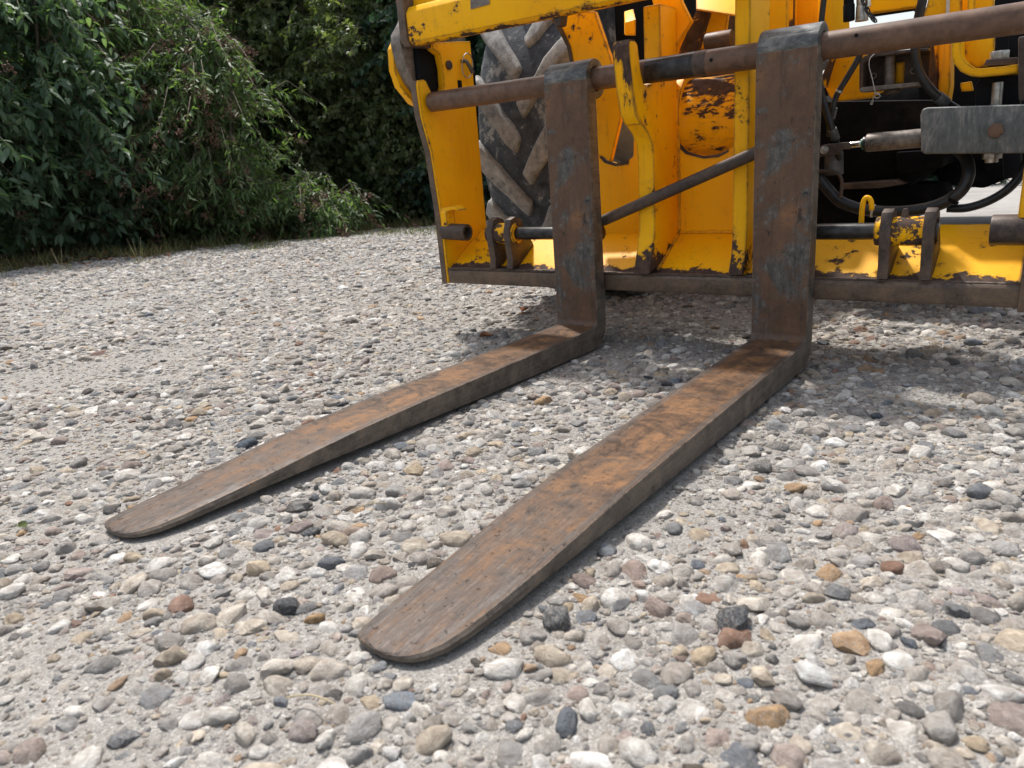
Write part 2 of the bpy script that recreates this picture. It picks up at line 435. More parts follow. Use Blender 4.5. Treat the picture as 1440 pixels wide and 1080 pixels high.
class MB:
    def __init__(s, org=(0, 0, 0)):
        s.v, s.f, s.o = [], [], Vector(org)

    def add(s, vs_, fs):
        b = len(s.v)
        s.v += [tuple(Vector(p) - s.o) for p in vs_]
        s.f += [tuple(b + i for i in f) for f in fs]

    def box(s, lo, hi):
        x0, y0, z0 = lo
        x1, y1, z1 = hi
        s.add([(x0, y0, z0), (x1, y0, z0), (x1, y1, z0), (x0, y1, z0), (x0, y0, z1), (x1, y0, z1), (x1, y1, z1), (x0, y1, z1)],
              [(0, 3, 2, 1), (4, 5, 6, 7), (0, 1, 5, 4), (1, 2, 6, 5), (2, 3, 7, 6), (3, 0, 4, 7)])

    def prism(s, a, b):
        """two matching rings of points"""
        n = len(a)
        s.add(list(a) + list(b), [tuple(range(n)), tuple(range(2 * n - 1, n - 1, -1))] + [(i, n + i, n + (i + 1) % n, (i + 1) % n) for i in range(n)])

    def xz(s, poly, y0, y1):
        s.prism([(x, y0, z) for x, z in poly], [(x, y1, z) for x, z in poly])

    def yz(s, poly, x0, x1):
        s.prism([(x0, y, z) for y, z in poly], [(x1, y, z) for y, z in poly])

    def tube(s, pts, r, seg=10, smooth=4, caps=True):
        P = [Vector(p) for p in pts]
        if smooth and len(P) > 2:
            Q = []
            for i in range(len(P) - 1):
                p0, p1, p2, p3 = P[max(i - 1, 0)], P[i], P[i + 1], P[min(i + 2, len(P) - 1)]
                for k in range(smooth):
                    u = k / smooth
                    Q.append(0.5 * ((2 * p1) + (p2 - p0) * u + (2 * p0 - 5 * p1 + 4 * p2 - p3) * u * u + (3 * p1 - p0 - 3 * p2 + p3) * u ** 3))
            Q.append(P[-1])
            P = Q
        n = len(P)
        rs = r if isinstance(r, (list, tuple)) else [r] * n
        if len(rs) != n:
            rs = [rs[0] + (rs[-1] - rs[0]) * i / (n - 1) for i in range(n)]
        up = None
        vv, ff = [], []
        for i, p in enumerate(P):
            d = (P[min(i + 1, n - 1)] - P[max(i - 1, 0)]).normalized()
            if up is None:
                up = d.orthogonal().normalized()
            up = (up - d * up.dot(d)).normalized()
            w = d.cross(up)
            for k in range(seg):
                a = 2 * math.pi * k / seg
                vv.append(p + (up * math.cos(a) + w * math.sin(a)) * rs[i])
        for i in range(n - 1):
            for k in range(seg):
                k2 = (k + 1) % seg
                ff.append((i * seg + k, i * seg + k2, (i + 1) * seg + k2, (i + 1) * seg + k))
        if caps:
            ff.append(tuple(range(seg - 1, -1, -1)))
            ff.append(tuple((n - 1) * seg + k for k in range(seg)))
        s.add(vv, ff)

    def cyl(s, a, b, r, seg=20, r2=None):
        s.tube([a, b], [r, r if r2 is None else r2], seg, 0)

    def ring(s, a, b, ro, ri, seg=32):
        """hollow cylinder from a to b"""
        a, b = Vector(a), Vector(b)
        d = (b - a).normalized()
        u = d.orthogonal().normalized()
        w = d.cross(u)
        vv, ff = [], []
        for p, r in ((a, ro), (b, ro), (b, ri), (a, ri)):
            for k in range(seg):
                t = 2 * math.pi * k / seg
                vv.append(p + (u * math.cos(t) + w * math.sin(t)) * r)
        for q in range(4):
            for k in range(seg):
                k2 = (k + 1) % seg
                q2 = (q + 1) % 4
                ff.append((q * seg + k, q * seg + k2, q2 * seg + k2, q2 * seg + k))
        s.add(vv, ff)

    def hexa(s, a, b, r):
        s.cyl(a, b, r, 6)


def link(name, me, mat, parent=None):
    o = bpy.data.objects.new(name, me)
    COL.objects.link(o)
    if mat is not None and not me.materials:
        me.materials.append(mat)
    if parent is not None:
        o.parent = parent
    return o


def build(name, mb, mat, parent=None, bevel=0.0, seg=2, ang=35, loc=None, smooth=True):
    me = bpy.data.meshes.new(name)
    me.from_pydata(mb.v, [], mb.f)
    bm = bmesh.new()
    bm.from_mesh(me)
    bmesh.ops.recalc_face_normals(bm, faces=bm.faces)
    if bevel > 0:
        ed = [e for e in bm.edges if len(e.link_faces) == 2 and e.calc_face_angle(0) > math.radians(32)]
        bmesh.ops.bevel(bm, geom=ed, offset=bevel, segments=seg, affect='EDGES', profile=0.6, clamp_overlap=True)
    bm.to_mesh(me)
    bm.free()
    if smooth:
        me.shade_smooth()
        me.set_sharp_from_angle(angle=math.radians(ang))
    o = link(name, me, mat, parent)
    if loc is not None:
        o.location = loc
    return o


def tag(o, label, cat, group=None, kind=None):
    if label:
        o['label'] = label
    if cat:
        o['category'] = cat
    if group:
        o['group'] = group
    if kind:
        o['kind'] = kind
    return o


def thing(name, label, cat, org, group=None, machine=True):
    o = bpy.data.objects.new(name, None)
    o.empty_display_size = 0.1
    COL.objects.link(o)
    if machine:
        o.matrix_world = TM @ Matrix.Translation(org)
    else:
        o.location = org
    return tag(o, label, cat, group)


def np_mesh(name, V, F, mat, parent=None, attrs=None, smooth=False):
    """mesh from numpy arrays (all faces the same size)"""
    me = bpy.data.meshes.new(name)
    n, k = F.shape
    me.vertices.add(len(V))
    me.vertices.foreach_set('co', V.astype(np.float32).ravel())
    me.loops.add(n * k)
    me.loops.foreach_set('vertex_index', F.astype(np.int32).ravel())
    me.polygons.add(n)
    me.polygons.foreach_set('loop_start', np.arange(0, n * k, k, dtype=np.int32))
    if smooth:
        me.polygons.foreach_set('use_smooth', np.ones(n, dtype=bool))
    for an, (dom, arr) in (attrs or {}).items():
        at = me.attributes.new(an, 'FLOAT', dom)
        at.data.foreach_set('value', arr.astype(np.float32))
    me.update(calc_edges=True)
    return link(name, me, mat, parent)


# value noise over the ground plane
LAT = rng.random((64, 64))


def vnoise(x, y, s, ox=0.0):
    u, v = np.asarray(x) * s + 31.7 + ox, np.asarray(y) * s + 17.3 + ox * 1.7
    i, j = np.floor(u).astype(int), np.floor(v).astype(int)
    a, b = u - i, v - j
    a, b = a * a * (3 - 2 * a), b * b * (3 - 2 * b)
    g = lambda p, q: LAT[p % 64, q % 64]
    return (g(i, j) * (1 - a) + g(i + 1, j) * a) * (1 - b) + (g(i, j + 1) * (1 - a) + g(i + 1, j + 1) * a) * b


def ground_z(x, y):
    x, y = np.asarray(x, float), np.asarray(y, float)
    far = np.clip((np.hypot(x, y) - 1.5) / 6, 0, 1)
    h = (vnoise(x, y, 2.1) - 0.5) * 0.022 + (vnoise(x, y, 7.0, 5) - 0.5) * 0.010 + (vnoise(x, y, 0.45, 9) - 0.5) * 0.09 * far
    under = np.exp(-(((x - 0.06) / 0.16) ** 4)) + np.exp(-(((x + 0.47) / 0.16) ** 4))
    inl = np.clip(np.minimum((y + 1.45) / 0.1, (0.25 - y) / 0.1), 0, 1)
    return h * (1 - np.clip(under, 0, 1) * inl * 0.85) - 0.006


# hedge edge: x on the left, y at the back (world)
def verge(x, y):
    x, y = np.asarray(x, float), np.asarray(y, float)
    wob = (vnoise(x, y, 1.1, 3) - 0.5) * 0.6 + (vnoise(x, y, 4, 8) - 0.5) * 0.35
    edge_x = -5.55 + np.clip(y - 1.0, 0, 3) * 0.17 + wob
    left = np.clip((edge_x - x) / 0.25, 0, 1)
    back_y = 3.75 + np.clip(x + 4.3, 0, 9) * 0.32 + wob
    back = np.clip((y - back_y) / 0.3, 0, 1) * np.clip((-0.9 - x) / 0.4, 0, 1)
    return np.maximum(left, back)


# ------------------------------------------------------------------ ground


def axis(lo, hi, c, fine, span):
    a = [c]
    st = fine
    while a[-1] < hi:
        a.append(a[-1] + st)
        if a[-1] - c > span:
            st *= 1.13
    b = [c]
    st = fine
    while b[-1] > lo:
        b.append(b[-1] - st)
        if c - b[-1] > span:
            st *= 1.13
    return np.array(sorted(set(a + b)))


gx, gy = axis(-400, 400, -1.0, 0.04, 5.0), axis(-300, 500, 0.5, 0.04, 4.0)
GX, GY = np.meshgrid(gx, gy, indexing='ij')
GV = np.stack([GX.ravel(), GY.ravel(), ground_z(GX.ravel(), GY.ravel())], 1)
nx, ny = len(gx), len(gy)
ii = (np.arange(nx - 1)[:, None] * ny + np.arange(ny - 1)[None, :]).ravel()
GF = np.stack([ii, ii + ny, ii + ny + 1, ii + 1], 1)
ground = np_mesh('ground', GV, GF, GROUND, None, {'verge': ('POINT', verge(GV[:, 0], GV[:, 1]))}, smooth=True)
tag(ground, 'pale dusty gravel yard', None, kind='structure')

ap = MB()
ap.box((-0.9, 2.15, -0.06), (9.0, 7.4, 0.03))
apron = build('concrete_apron', ap, mat_plain('pale_concrete', (0.29, 0.275, 0.26), 0.9, 0.0, 0.15, 3, 0.2, (0.22, 0.205, 0.19), 0.6), None, bevel=0.01)
tag(apron, 'smooth pale concrete strip beyond the machine', None, kind='structure')

# ------------------------------------------------------------------ forks
FW = 0.125


def make_fork(x0, name, label, x_skew=0.0):
    org = Vector((x0 + FW / 2, -0.6, -0.02))
    root = thing(name, label, 'fork', org, 'pair of pallet forks hung on the carriage shaft')
    # stations along the fork: (face point y,z), (back point y,z), zone, half width scale, tip
    st = []
    prof = [(-1.2545, 0.0050, -0.0005), (-1.2515, 0.0065, -0.001), (-1.246, 0.0080, -0.001), (-1.236, 0.0095, -0.001), (-1.217, 0.0112, -0.001), (-1.185, 0.0133, 0.0), (-1.12, 0.0172, 0.001),
            (-1.05, 0.0215, 0.002), (-0.95, 0.027, 0.0), (-0.85, 0.0305, -0.004), (-0.72, 0.031, -0.009), (-0.58, 0.030, -0.015), (-0.44, 0.0285, -0.020),
            (-0.30, 0.027, -0.0245), (-0.18, 0.0257, -0.028), (-0.09, 0.0248, -0.0305)]
    side = [(0.034, 0.058), (0.014, 0.073), (0.004, 0.084), (0.001, 0.094), (0.0, 0.104), (0.0, 0.111), (0.0, 0.117), (0.0, 0.121), (0.0, 0.124)]
    for i_, (y, zt, zb) in enumerate(prof):
        st.append(((y, zt), (y, zb), 1, side[i_] if i_ < len(side) else (0.0, FW), min(1.0, max(0.0, (-0.84 - y) / 0.30))))
    # bend: inside fillet radius .016, outside radius .06
    ri, ro = 0.018, 0.062
    for k in range(9):
        a = math.pi / 2 * k / 8
        inner = (-ri + ri * math.sin(a), 0.0244 + ri - ri * math.cos(a))
        outer = (0.0465 - ro + ro * math.sin(a), -0.033 + ro - ro * math.cos(a))
        st.append((inner, outer, 1 + a / (math.pi / 2), (0.0, FW), 0))
    for z in (0.085, 0.14, 0.22, 0.30, 0.38, 0.46, 0.54, 0.60, 0.637):
        th = 0.0465 if z < 0.3 else 0.0465 - 0.004 * (z - 0.3) / 0.34
        st.append(((0.0, z), (th, z), 2, (0.0, FW), 0))
    V, ZN, TP, RI = [], [], [], []
    for (fy, fz), (by_, bz_), zone, (xl, xr), tp in st:
        hw = (xr - xl) / 2
        ch = 0.0028 + 0.0095 * tp * tp
        f_, b_ = Vector((0, fy, fz)), Vector((0, by_, bz_))
        d = b_ - f_
        L = d.length
        d.normalize()
        c1 = min(ch, L * 0.4)
        prof_pts = [(-hw, L - 0.0012), (-hw, c1), (-hw + ch * 0.3, c1 * 0.3), (-hw + ch, 0), (-hw * 0.45, 0), (hw * 0.55, 0), (hw - ch, 0), (hw - ch * 0.3, c1 * 0.3), (hw, c1),
                    (hw, L - 0.0012), (hw - 0.003, L), (-hw + 0.003, L)]
        for i, (px, dd) in enumerate(prof_pts):
            p = f_ + d * dd + Vector((px + x0 + (xl + xr) / 2 + x_skew * min(0, fy), 0, 0)) - org
            V.append(p)
            ZN.append(zone if 3 <= i <= 6 else (zone * 0.5 if i in (2, 7) and zone <= 1 else 0.0))
            TP.append(tp)
            RI.append(1.0 if i in (3, 6) else 0.0)
    n, F = 12, []
    for s_ in range(len(st) - 1):
        for i in range(n):
            F.append((s_ * n + i, s_ * n + (i + 1) % n, (s_ + 1) * n + (i + 1) % n, (s_ + 1) * n + i))
    F.append(tuple(range(n - 1, -1, -1)))
    F.append(tuple((len(st) - 1) * n + i for i in range(n)))
    me = bpy.data.meshes.new('blade')
    me.from_pydata(V, [], F)
    bm = bmesh.new()
    bm.from_mesh(me)
    bmesh.ops.recalc_face_normals(bm, faces=bm.faces)
    bm.to_mesh(me)
    bm.free()
    for an, arr in (('zone', ZN), ('tip', TP), ('rim', RI)):
        at = me.attributes.new(an, 'FLOAT', 'POINT')
        at.data.foreach_set('value', np.array(arr, np.float32))
    me.shade_smooth()
    me.set_sharp_from_angle(angle=math.radians(24))
    link('blade', me, FORK, root)
    # eye that hangs on the shaft, with a flattened front cheek
    mb = MB(org)
    mb.ring((x0 + 0.001, 0.048, 0.638), (x0 + FW - 0.001, 0.048, 0.638), 0.0468, 0.0285, 40)
    build('hanger_eye', mb, HOOK_ST, root, bevel=0.003, ang=40)
    mb = MB(org)
    mb.yz([(0.0005, 0.6375), (0.012, 0.6375), (0.012, 0.667), (0.0075, 0.664), (0.0025, 0.655)], x0 + 0.002, x0 + FW - 0.002)
    build('eye_cheek', mb, HOOK_ST, root, bevel=0.0015)
    return root


make_fork(-0.533, 'pallet_fork', 'long rusty steel fork standing in front of the muddy tyre, nearer to the hedge', 0.006)
make_fork(0.0, 'pallet_fork', 'long rusty steel fork in front of the hoses, its broad tip beside a black flint', 0.0)

# ------------------------------------------------------------------ carriage
CO = Vector((-0.23, 0.1, -0.03))
car = thing('fork_carriage', 'yellow chipped fork carriage with brown wear bar, carrying two rusty forks', 'carriage', CO)


def part(name, fill, mat, root, org, bevel=0.002, label=None, ang=35, seg=2):
    mb = MB(org)
    fill(mb)
    o = build(name, mb, mat, root, bevel=bevel, ang=ang, seg=seg)
    if label:
        o['label'] = label
    return o


def cp(name, fill, mat, bevel=0.002, label=None, parent=None, ang=35, seg=2):
    return part(name, fill, mat, parent or car, CO, bevel, label, ang, seg)


# wear bar along the foot and the sloping lip above it
cp('wear_bar', lambda m: m.yz([(0.058, 0.112), (0.056, 0.118), (0.055, 0.150), (0.060, 0.157), (0.072, 0.160), (0.085, 0.160), (0.085, 0.112)], -0.958, 0.520), RUST_BAR, 0.002, 'brown bar with the paint rubbed off')


def lip(m):
    cols = [-0.9605, -0.315, -0.27, -0.06, 0.12, 0.258, 0.345, 0.504]
    pr = [(0.0725, 0.1595), (0.11, 0.184), (0.16, 0.214), (0.215, 0.241), (0.25, 0.254)]
    V_ = [(x, y, z) for x in cols for y, z in pr]
    V_ += [(x, y + 0.012, z - 0.016) for x in cols for y, z in pr]
    n, k = len(cols), len(pr)
    F_ = []
    for b in (0, n * k):
        for i in range(n - 1):
            for j in range(k - 1):
                q = (b + i * k + j, b + (i + 1) * k + j, b + (i + 1) * k + j + 1, b + i * k + j + 1)
                F_.append(q if b == 0 else q[::-1])
    N = n * k
    for i in range(n - 1):
        F_.append((i * k + k - 1, (i + 1) * k + k - 1, N + (i + 1) * k + k - 1, N + i * k + k - 1))
        F_.append((i * k, N + i * k, N + (i + 1) * k, (i + 1) * k))
    for i in (0, n - 1):
        for j in range(k - 1):
            F_.append((i * k + j, i * k + j + 1, N + i * k + j + 1, N + i * k + j))
    m.add(V_, F_)


cp('foot_lip', lip, Y_LIP, 0)

# side plates
cp('side_plate', lambda m: m.yz([(0.083, 0.110), (0.056, 0.112), (0.054, 0.33), (0.040, 0.50), (0.028, 0.545), (0.014, 0.60), (0.010, 0.66), (0.010, 0.688), (0.016, 0.697), (0.036, 0.700),
                                (0.046, 0.696), (0.06, 0.672), (0.075, 0.64), (0.10, 0.64), (0.125, 0.685), (0.127, 0.735), (0.120, 0.770), (0.09, 0.783), (0.09, 0.80), (0.266, 0.815), (0.268, 0.225), (0.20, 0.20), (0.10, 0.14)], -0.985, -0.960),
   Y_PLAIN, 0.003)
cp('side_plate_edge', lambda m: m.yz([(0.0535, 0.110), (0.0515, 0.33), (0.0375, 0.50), (0.0255, 0.545), (0.0115, 0.60), (0.0075, 0.66), (0.0080, 0.690), (0.016, 0.697), (0.0105, 0.688), (0.0103, 0.66), (0.0143, 0.60), (0.0283, 0.545),
                                     (0.0403, 0.50), (0.0543, 0.33), (0.0563, 0.110)], -0.9865, -0.968), RUST_BAR, 0, 'bare brown front edge')
cp('outer_cheek', lambda m: m.yz([(0.06, 0.90), (0.043, 0.86), (0.010, 0.826), (0.004, 0.80), (0.009, 0.776), (0.020, 0.735), (0.040, 0.700), (0.080, 0.660), (0.13, 0.64), (0.30, 0.66), (0.30, 0.90)], -1.045, -1.005), RUST_GREY, 0.006,
   'grey-brown bare steel cheek')
cp('outer_cheek', lambda m: m.yz([(0.05, 0.83), (0.018, 0.792), (0.014, 0.735), (0.030, 0.690), (0.078, 0.645), (0.20, 0.60), (0.30, 0.60), (0.30, 0.80), (0.2, 0.83)], -1.072, -1.047), Y_WORN, 0.004)
cp('recess_dark_fill', lambda m: m.box((-1.004, 0.052, 0.60), (-0.9865, 0.31, 0.80)), BLACKB, 0.001)  # black box standing in for the shade inside the hollow
cp('side_plate', lambda m: m.yz([(0.050, 0.105), (0.050, 0.30), (0.058, 0.40), (0.27, 0.40), (0.27, 0.25), (0.11, 0.17), (0.10, 0.105)], 0.5055, 0.530), RUST_BAR, 0.003, 'brown end plate by the pale yard')

# top beam: folded yellow channel with a rubbed brown lower edge
BX0, BX1 = -0.966, -0.02
beam_p = [(0.045, 0.789), (0.012, 0.787), (-0.001, 0.795), (-0.004, 0.815), (-0.004, 0.868), (0.008, 0.884), (0.03, 0.890), (0.03, 0.94), (0.10, 0.94), (0.10, 0.800), (0.06, 0.796)]
cp('top_beam', lambda m: m.yz(beam_p, BX0, BX1), Y_BEAM, 0.004)
cp('beam_end_plate', lambda m: m.yz([(0.05, 0.786), (0.006, 0.786), (-0.008, 0.80), (-0.010, 0.96), (0.10, 0.96), (0.10, 0.786)], -0.992, -0.967), RUST_BAR, 0.003)
cp('rust_tab', lambda m: m.xz([(-0.734, 0.885), (-0.675, 0.88), (-0.676, 0.843), (-0.737, 0.841)], -0.0068, -0.003), RUST_GREY, 0.0008, 'square bare brown patch')
cp('beam_foot_tab', lambda m: m.xz([(-0.509, 0.792), (-0.48, 0.791), (-0.486, 0.767), (-0.5, 0.766)], 0.02, 0.05), RUST_DK, 0.003)

# bolt hole, lifting ring and slot on the inner face of the end plate
cp('bolt_hole_disc', lambda m: m.cyl((-0.961, 0.150, 0.742), (-0.953, 0.150, 0.742), 0.013, 18), RUST_DK, 0.002)  # dark disc in place of the unlit bolt hole
cp('slot_plug', lambda m: m.box((-0.961, 0.186, 0.672), (-0.957, 0.204, 0.702)), BLACKB, 0.002)


def linch(m):
    c = Vector((-0.945, 0.222, 0.742))
    m.tube([c + Vector((0.004 * math.sin(a), 0.026 * math.cos(a), 0.034 * math.sin(a))) for a in np.linspace(0, 2 * math.pi, 25)], 0.0017, 6, 0)


cp('lynch_pin_ring', linch, WIRE, 0)
cp('lynch_pin', lambda m: m.tube([(-0.961, 0.215, 0.755), (-0.942, 0.216, 0.752), (-0.938, 0.236, 0.722)], 0.006, 10, 3), DULL, 0)

# shaft through the fork eyes, in two finishes
SH_Y, SH_Z = 0.048, 0.638
shaft = cp('fork_shaft', lambda m: m.cyl((-0.948, SH_Y, SH_Z), (0.56, SH_Y, SH_Z), 0.0268, 40), RUST_SHAFT, 0.002)
cp('shaft_sleeve', lambda m: m.ring((-0.268, SH_Y, SH_Z), (-0.150, SH_Y, SH_Z), 0.0274, 0.0262, 40), OILY, 0.0004, 'black greased stretch of the shaft', shaft)
cp('shaft_sleeve', lambda m: m.ring((-0.151, SH_Y, SH_Z), (-0.122, SH_Y, SH_Z), 0.0277, 0.0262, 40), RUST_DK, 0.0004, 'dull brown stretch of the shaft', shaft)
cp('grease_nipple', lambda m: m.cyl((-0.105, SH_Y - 0.0262, SH_Z + 0.002), (-0.105, SH_Y - 0.0285, SH_Z + 0.002), 0.004, 10), BLACKB, 0.0005, None, shaft)
cp('grease_nipple', lambda m: m.cyl((0.19, SH_Y - 0.0260, SH_Z + 0.009), (0.19, SH_Y - 0.0284, SH_Z + 0.0095), 0.0035, 10), BLACKB, 0.0005, None, shaft)

# ribs
rib_prof = [(0.030, 0.163), (0.054, 0.225), (0.067, 0.262), (0.070, 0.29), (0.071, 0.44), (0.066, 0.474), (0.044, 0.50), (0.012, 0.522), (-0.012, 0.545), (-0.028, 0.60), (-0.040, 0.665),
            (-0.043, 0.69), (-0.036, 0.700), (-0.012, 0.700), (0.000, 0.694), (0.006, 0.668), (0.012, 0.640), (0.025, 0.612), (0.048, 0.604), (0.070, 0.612), (0.085, 0.635), (0.120, 0.645), (0.120, 0.79), (0.215, 0.79), (0.215, 0.2445), (0.10, 0.178)]
cp('rib', lambda m: m.yz(rib_prof, -0.314, -0.270), Y_RIB, 0.004)
cp('rib_hook_wear', lambda m: m.yz([(0.010, 0.520), (-0.0145, 0.544), (-0.0305, 0.60), (-0.0425, 0.665), (-0.0455, 0.69), (-0.0375, 0.7025), (-0.010, 0.7025), (-0.010, 0.699), (-0.034, 0.698), (-0.040, 0.69), (-0.038, 0.665),
                                   (-0.026, 0.60), (-0.010, 0.547), (0.013, 0.524)], -0.3125, -0.2715), Y_HOOK, 0.001, 'scraped hook nose with brown steel showing')
rib2_prof = [(0.050, 0.163), (0.070, 0.205), (0.078, 0.25), (0.080, 0.29), (0.080, 0.44), (0.080, 0.59), (0.080, 0.78), (0.10, 0.80), (0.215, 0.80), (0.215, 0.2445), (0.10, 0.178)]
cp('rib', lambda m: m.yz(rib2_prof, -0.075, -0.040), Y_RIB, 0.004)

# back plate with the two round-bottomed openings
BY = 0.216
bp_main = [(-0.601, 0.237), (-0.587, 0.468), (-0.498, 0.456), (-0.481, 0.44), (-0.453, 0.431), (-0.422, 0.433), (-0.4, 0.447), (-0.393, 0.546), (-0.276, 0.535), (-0.277, 0.499), (-0.267, 0.472), (-0.246, 0.449), (-0.202, 0.436), (-0.159, 0.439), (-0.126, 0.455), (-0.109, 0.482), (-0.104, 0.528), (-0.054, 0.523), (-0.048, 0.235)]
cp('back_plate', lambda m: m.xz(bp_main, BY, BY + 0.018), Y_PLAIN, 0.003)
cp('back_plate', lambda m: m.xz([(-0.34, 0.541), (-0.333, 0.809), (-0.356, 0.885), (-0.232, 0.862), (-0.259, 0.805), (-0.232, 0.753), (-0.27, 0.707), (-0.279, 0.629), (-0.276, 0.535)], BY, BY + 0.018), Y_PLAIN, 0.003)
cp('back_gusset', lambda m: m.xz([(-0.616, 0.831), (-0.587, 0.785), (-0.567, 0.747), (-0.558, 0.687), (-0.567, 0.468), (-0.484, 0.455), (-0.456, 0.436), (-0.421, 0.543), (-0.426, 0.645), (-0.448, 0.71), (-0.485, 0.814)], 0.19, 0.208), Y_WORN, 0.003)
cp('gusset_edge', lambda m: m.xz([(-0.627, 0.829), (-0.611, 0.828), (-0.582, 0.784), (-0.561, 0.739), (-0.553, 0.687), (-0.562, 0.688), (-0.572, 0.74), (-0.594, 0.782)], 0.186, 0.22), RUST_DK, 0.001)
for q in ([(-0.495, 0.458), (-0.48, 0.442), (-0.451, 0.432), (-0.421, 0.435), (-0.412, 0.44), (-0.413, 0.427), (-0.452, 0.424), (-0.487, 0.435), (-0.502, 0.451)], [(-0.274, 0.488), (-0.262, 0.468), (-0.243, 0.449), (-0.201, 0.435), (-0.158, 0.438), (-0.136, 0.447), (-0.136, 0.441), (-0.162, 0.43), (-0.201, 0.429), (-0.249, 0.443), (-0.27, 0.463)]):
    cp('opening_rim', lambda m, q=q: m.xz(q, 0.2140, 0.218), RUST_DK, 0, 'chipped dark rim')
cp('pivot_tube', lambda m: m.cyl((-0.272, 0.305, 0.530), (0.02, 0.305, 0.530), 0.098, 44), Y_FLAKE, 0.004, 'yellow tube with big dark flakes', ang=60)
cp('pivot_collar', lambda m: m.ring((-0.296, 0.305, 0.545), (-0.262, 0.305, 0.545), 0.102, 0.05, 40), Y_WORN, 0.003)
cp('latch_arm', lambda m: m.xz([(-0.237, 0.783), (-0.206, 0.778), (-0.219, 0.745), (-0.236, 0.698), (-0.245, 0.67), (-0.288, 0.675), (-0.28, 0.704), (-0.26, 0.738)], 0.255, 0.292), Y_FLAKE, 0.006, 'flaking arm behind the shaft')
cp('latch_lug', lambda m: m.xz([(-0.298, 0.708), (-0.297, 0.724), (-0.284, 0.746), (-0.266, 0.753), (-0.244, 0.743), (-0.259, 0.716), (-0.271, 0.684), (-0.294, 0.68)], 0.262, 0.280), Y_PLAIN, 0.006)
cp('latch_web', lambda m: m.xz([(-0.241, 0.788), (-0.175, 0.77), (-0.183, 0.713), (-0.211, 0.704), (-0.245, 0.695), (-0.264, 0.681)], 0.31, 0.325), Y_WORN, 0.003)
cp('latch_roller', lambda m: m.tube([(-0.196, 0.22, 0.7), (-0.13, 0.22, 0.7)], 0.021, 20, 0), RUST_DK, 0.004)
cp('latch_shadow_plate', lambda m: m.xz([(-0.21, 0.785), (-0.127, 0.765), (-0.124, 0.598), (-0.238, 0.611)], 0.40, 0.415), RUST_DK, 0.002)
cp('hitch_cap', lambda m: m.prism([(-0.229, 0.24, 0.783), (-0.114, 0.24, 0.749), (-0.172, 0.4, 0.874), (-0.295, 0.4, 0.897)], [(-0.229, 0.24, 0.779), (-0.114, 0.24, 0.745), (-0.172, 0.402, 0.868), (-0.296, 0.402, 0.891)]), Y_CLEAN, 0.001)
cp('hitch_cap', lambda m: m.prism([(-0.434, 0.26, 0.785), (-0.403, 0.26, 0.788), (-0.449, 0.34, 0.828), (-0.477, 0.34, 0.826)], [(-0.435, 0.26, 0.754), (-0.404, 0.26, 0.749), (-0.451, 0.34, 0.765), (-0.479, 0.34, 0.769)]), Y_CLEAN, 0.002)

def bead(m, a, b, r=0.0045):
    a, b = Vector(a), Vector(b)
    n_ = max(6, int((b - a).length / 0.006))
    m.tube([a.lerp(b, i / n_) + Vector((random.uniform(-1, 1), random.uniform(-1, 1), random.uniform(-1, 1))) * 0.0007 for i in range(n_ + 1)], [r * random.uniform(0.8, 1.15) for _ in range(n_ + 1)], 7, 0)


cp('weld_bead', lambda m: bead(m, (-0.268, 0.2145, 0.244), (-0.077, 0.2145, 0.244)), Y_PLAIN, 0)
cp('weld_bead', lambda m: bead(m, (-0.268, 0.2140, 0.250), (-0.268, 0.2140, 0.60)), Y_PLAIN, 0)
cp('weld_bead', lambda m: bead(m, (-0.267, 0.075, 0.1655), (-0.267, 0.205, 0.2385)), Y_LIP, 0)
cp('weld_bead', lambda m: bead(m, (-0.038, 0.085, 0.171), (-0.038, 0.205, 0.2385)), Y_LIP, 0)
cp('weld_bead', lambda m: bead(m, (-0.955, 0.0555, 0.1575), (0.50, 0.0645, 0.1580), 0.0035), RUST_DK, 0)

# lower locking shaft, bosses and brackets
LY, LZ = 0.078, 0.2605
cp('locking_pin', lambda m: m.cyl((-0.715, LY, LZ), (-0.425, LY, LZ), 0.0178, 28), OILY, 0.001)
cp('locking_pin', lambda m: m.cyl((0.03, LY, LZ), (0.356, LY, LZ), 0.0178, 28), OILY, 0.001)


def bracket(x0, x1, legs, nm):
    bo = cp('shaft_boss', lambda m: m.ring((x0, LY, LZ), (x1, LY, LZ), 0.030, 0.0172, 28), Y_SCRAP, 0.003, nm)
    for lx in legs:
        cp('bracket_leg', lambda m, lx=lx: m.yz([(0.046, 0.163), (0.052, 0.19), (0.046, 0.232), (0.044, 0.272), (0.056, 0.302), (0.080, 0.308), (0.104, 0.300), (0.125, 0.270), (0.165, 0.214), (0.10, 0.172)], lx, lx + 0.022), RUST_DK, 0.004, None, bo)
    return bo


bracket(-0.800, -0.700, (-0.790, -0.728), 'brown boss with yellow flakes in front of the tyre')
bracket(0.238, 0.352, (0.250, 0.330), 'brown boss flecked with yellow beside the pale yard')
cp('stud', lambda m: m.cyl((0.292, LY, LZ + 0.028), (0.292, LY, LZ + 0.046), 0.008, 10, 0.005), RUST_DK, 0.001)
cp('pin_tube', lambda m: m.ring((-0.962, 0.062, 0.270), (-0.872, 0.062, 0.266), 0.0245, 0.0165, 28), RUST_DK, 0.002, 'short open steel tube')
cp('pin_tube_bracket', lambda m: m.yz([(0.045, 0.27), (0.045, 0.325), (0.055, 0.34), (0.085, 0.335), (0.085, 0.27)], -0.960, -0.935), Y_WORN, 0.003)
cp('pin_tube_cap', lambda m: m.xz([(-0.960, 0.340), (-0.905, 0.345), (-0.885, 0.331), (-0.912, 0.334), (-0.940, 0.328), (-0.958, 0.330)], 0.050, 0.085), Y_CLEAN, 0.002)
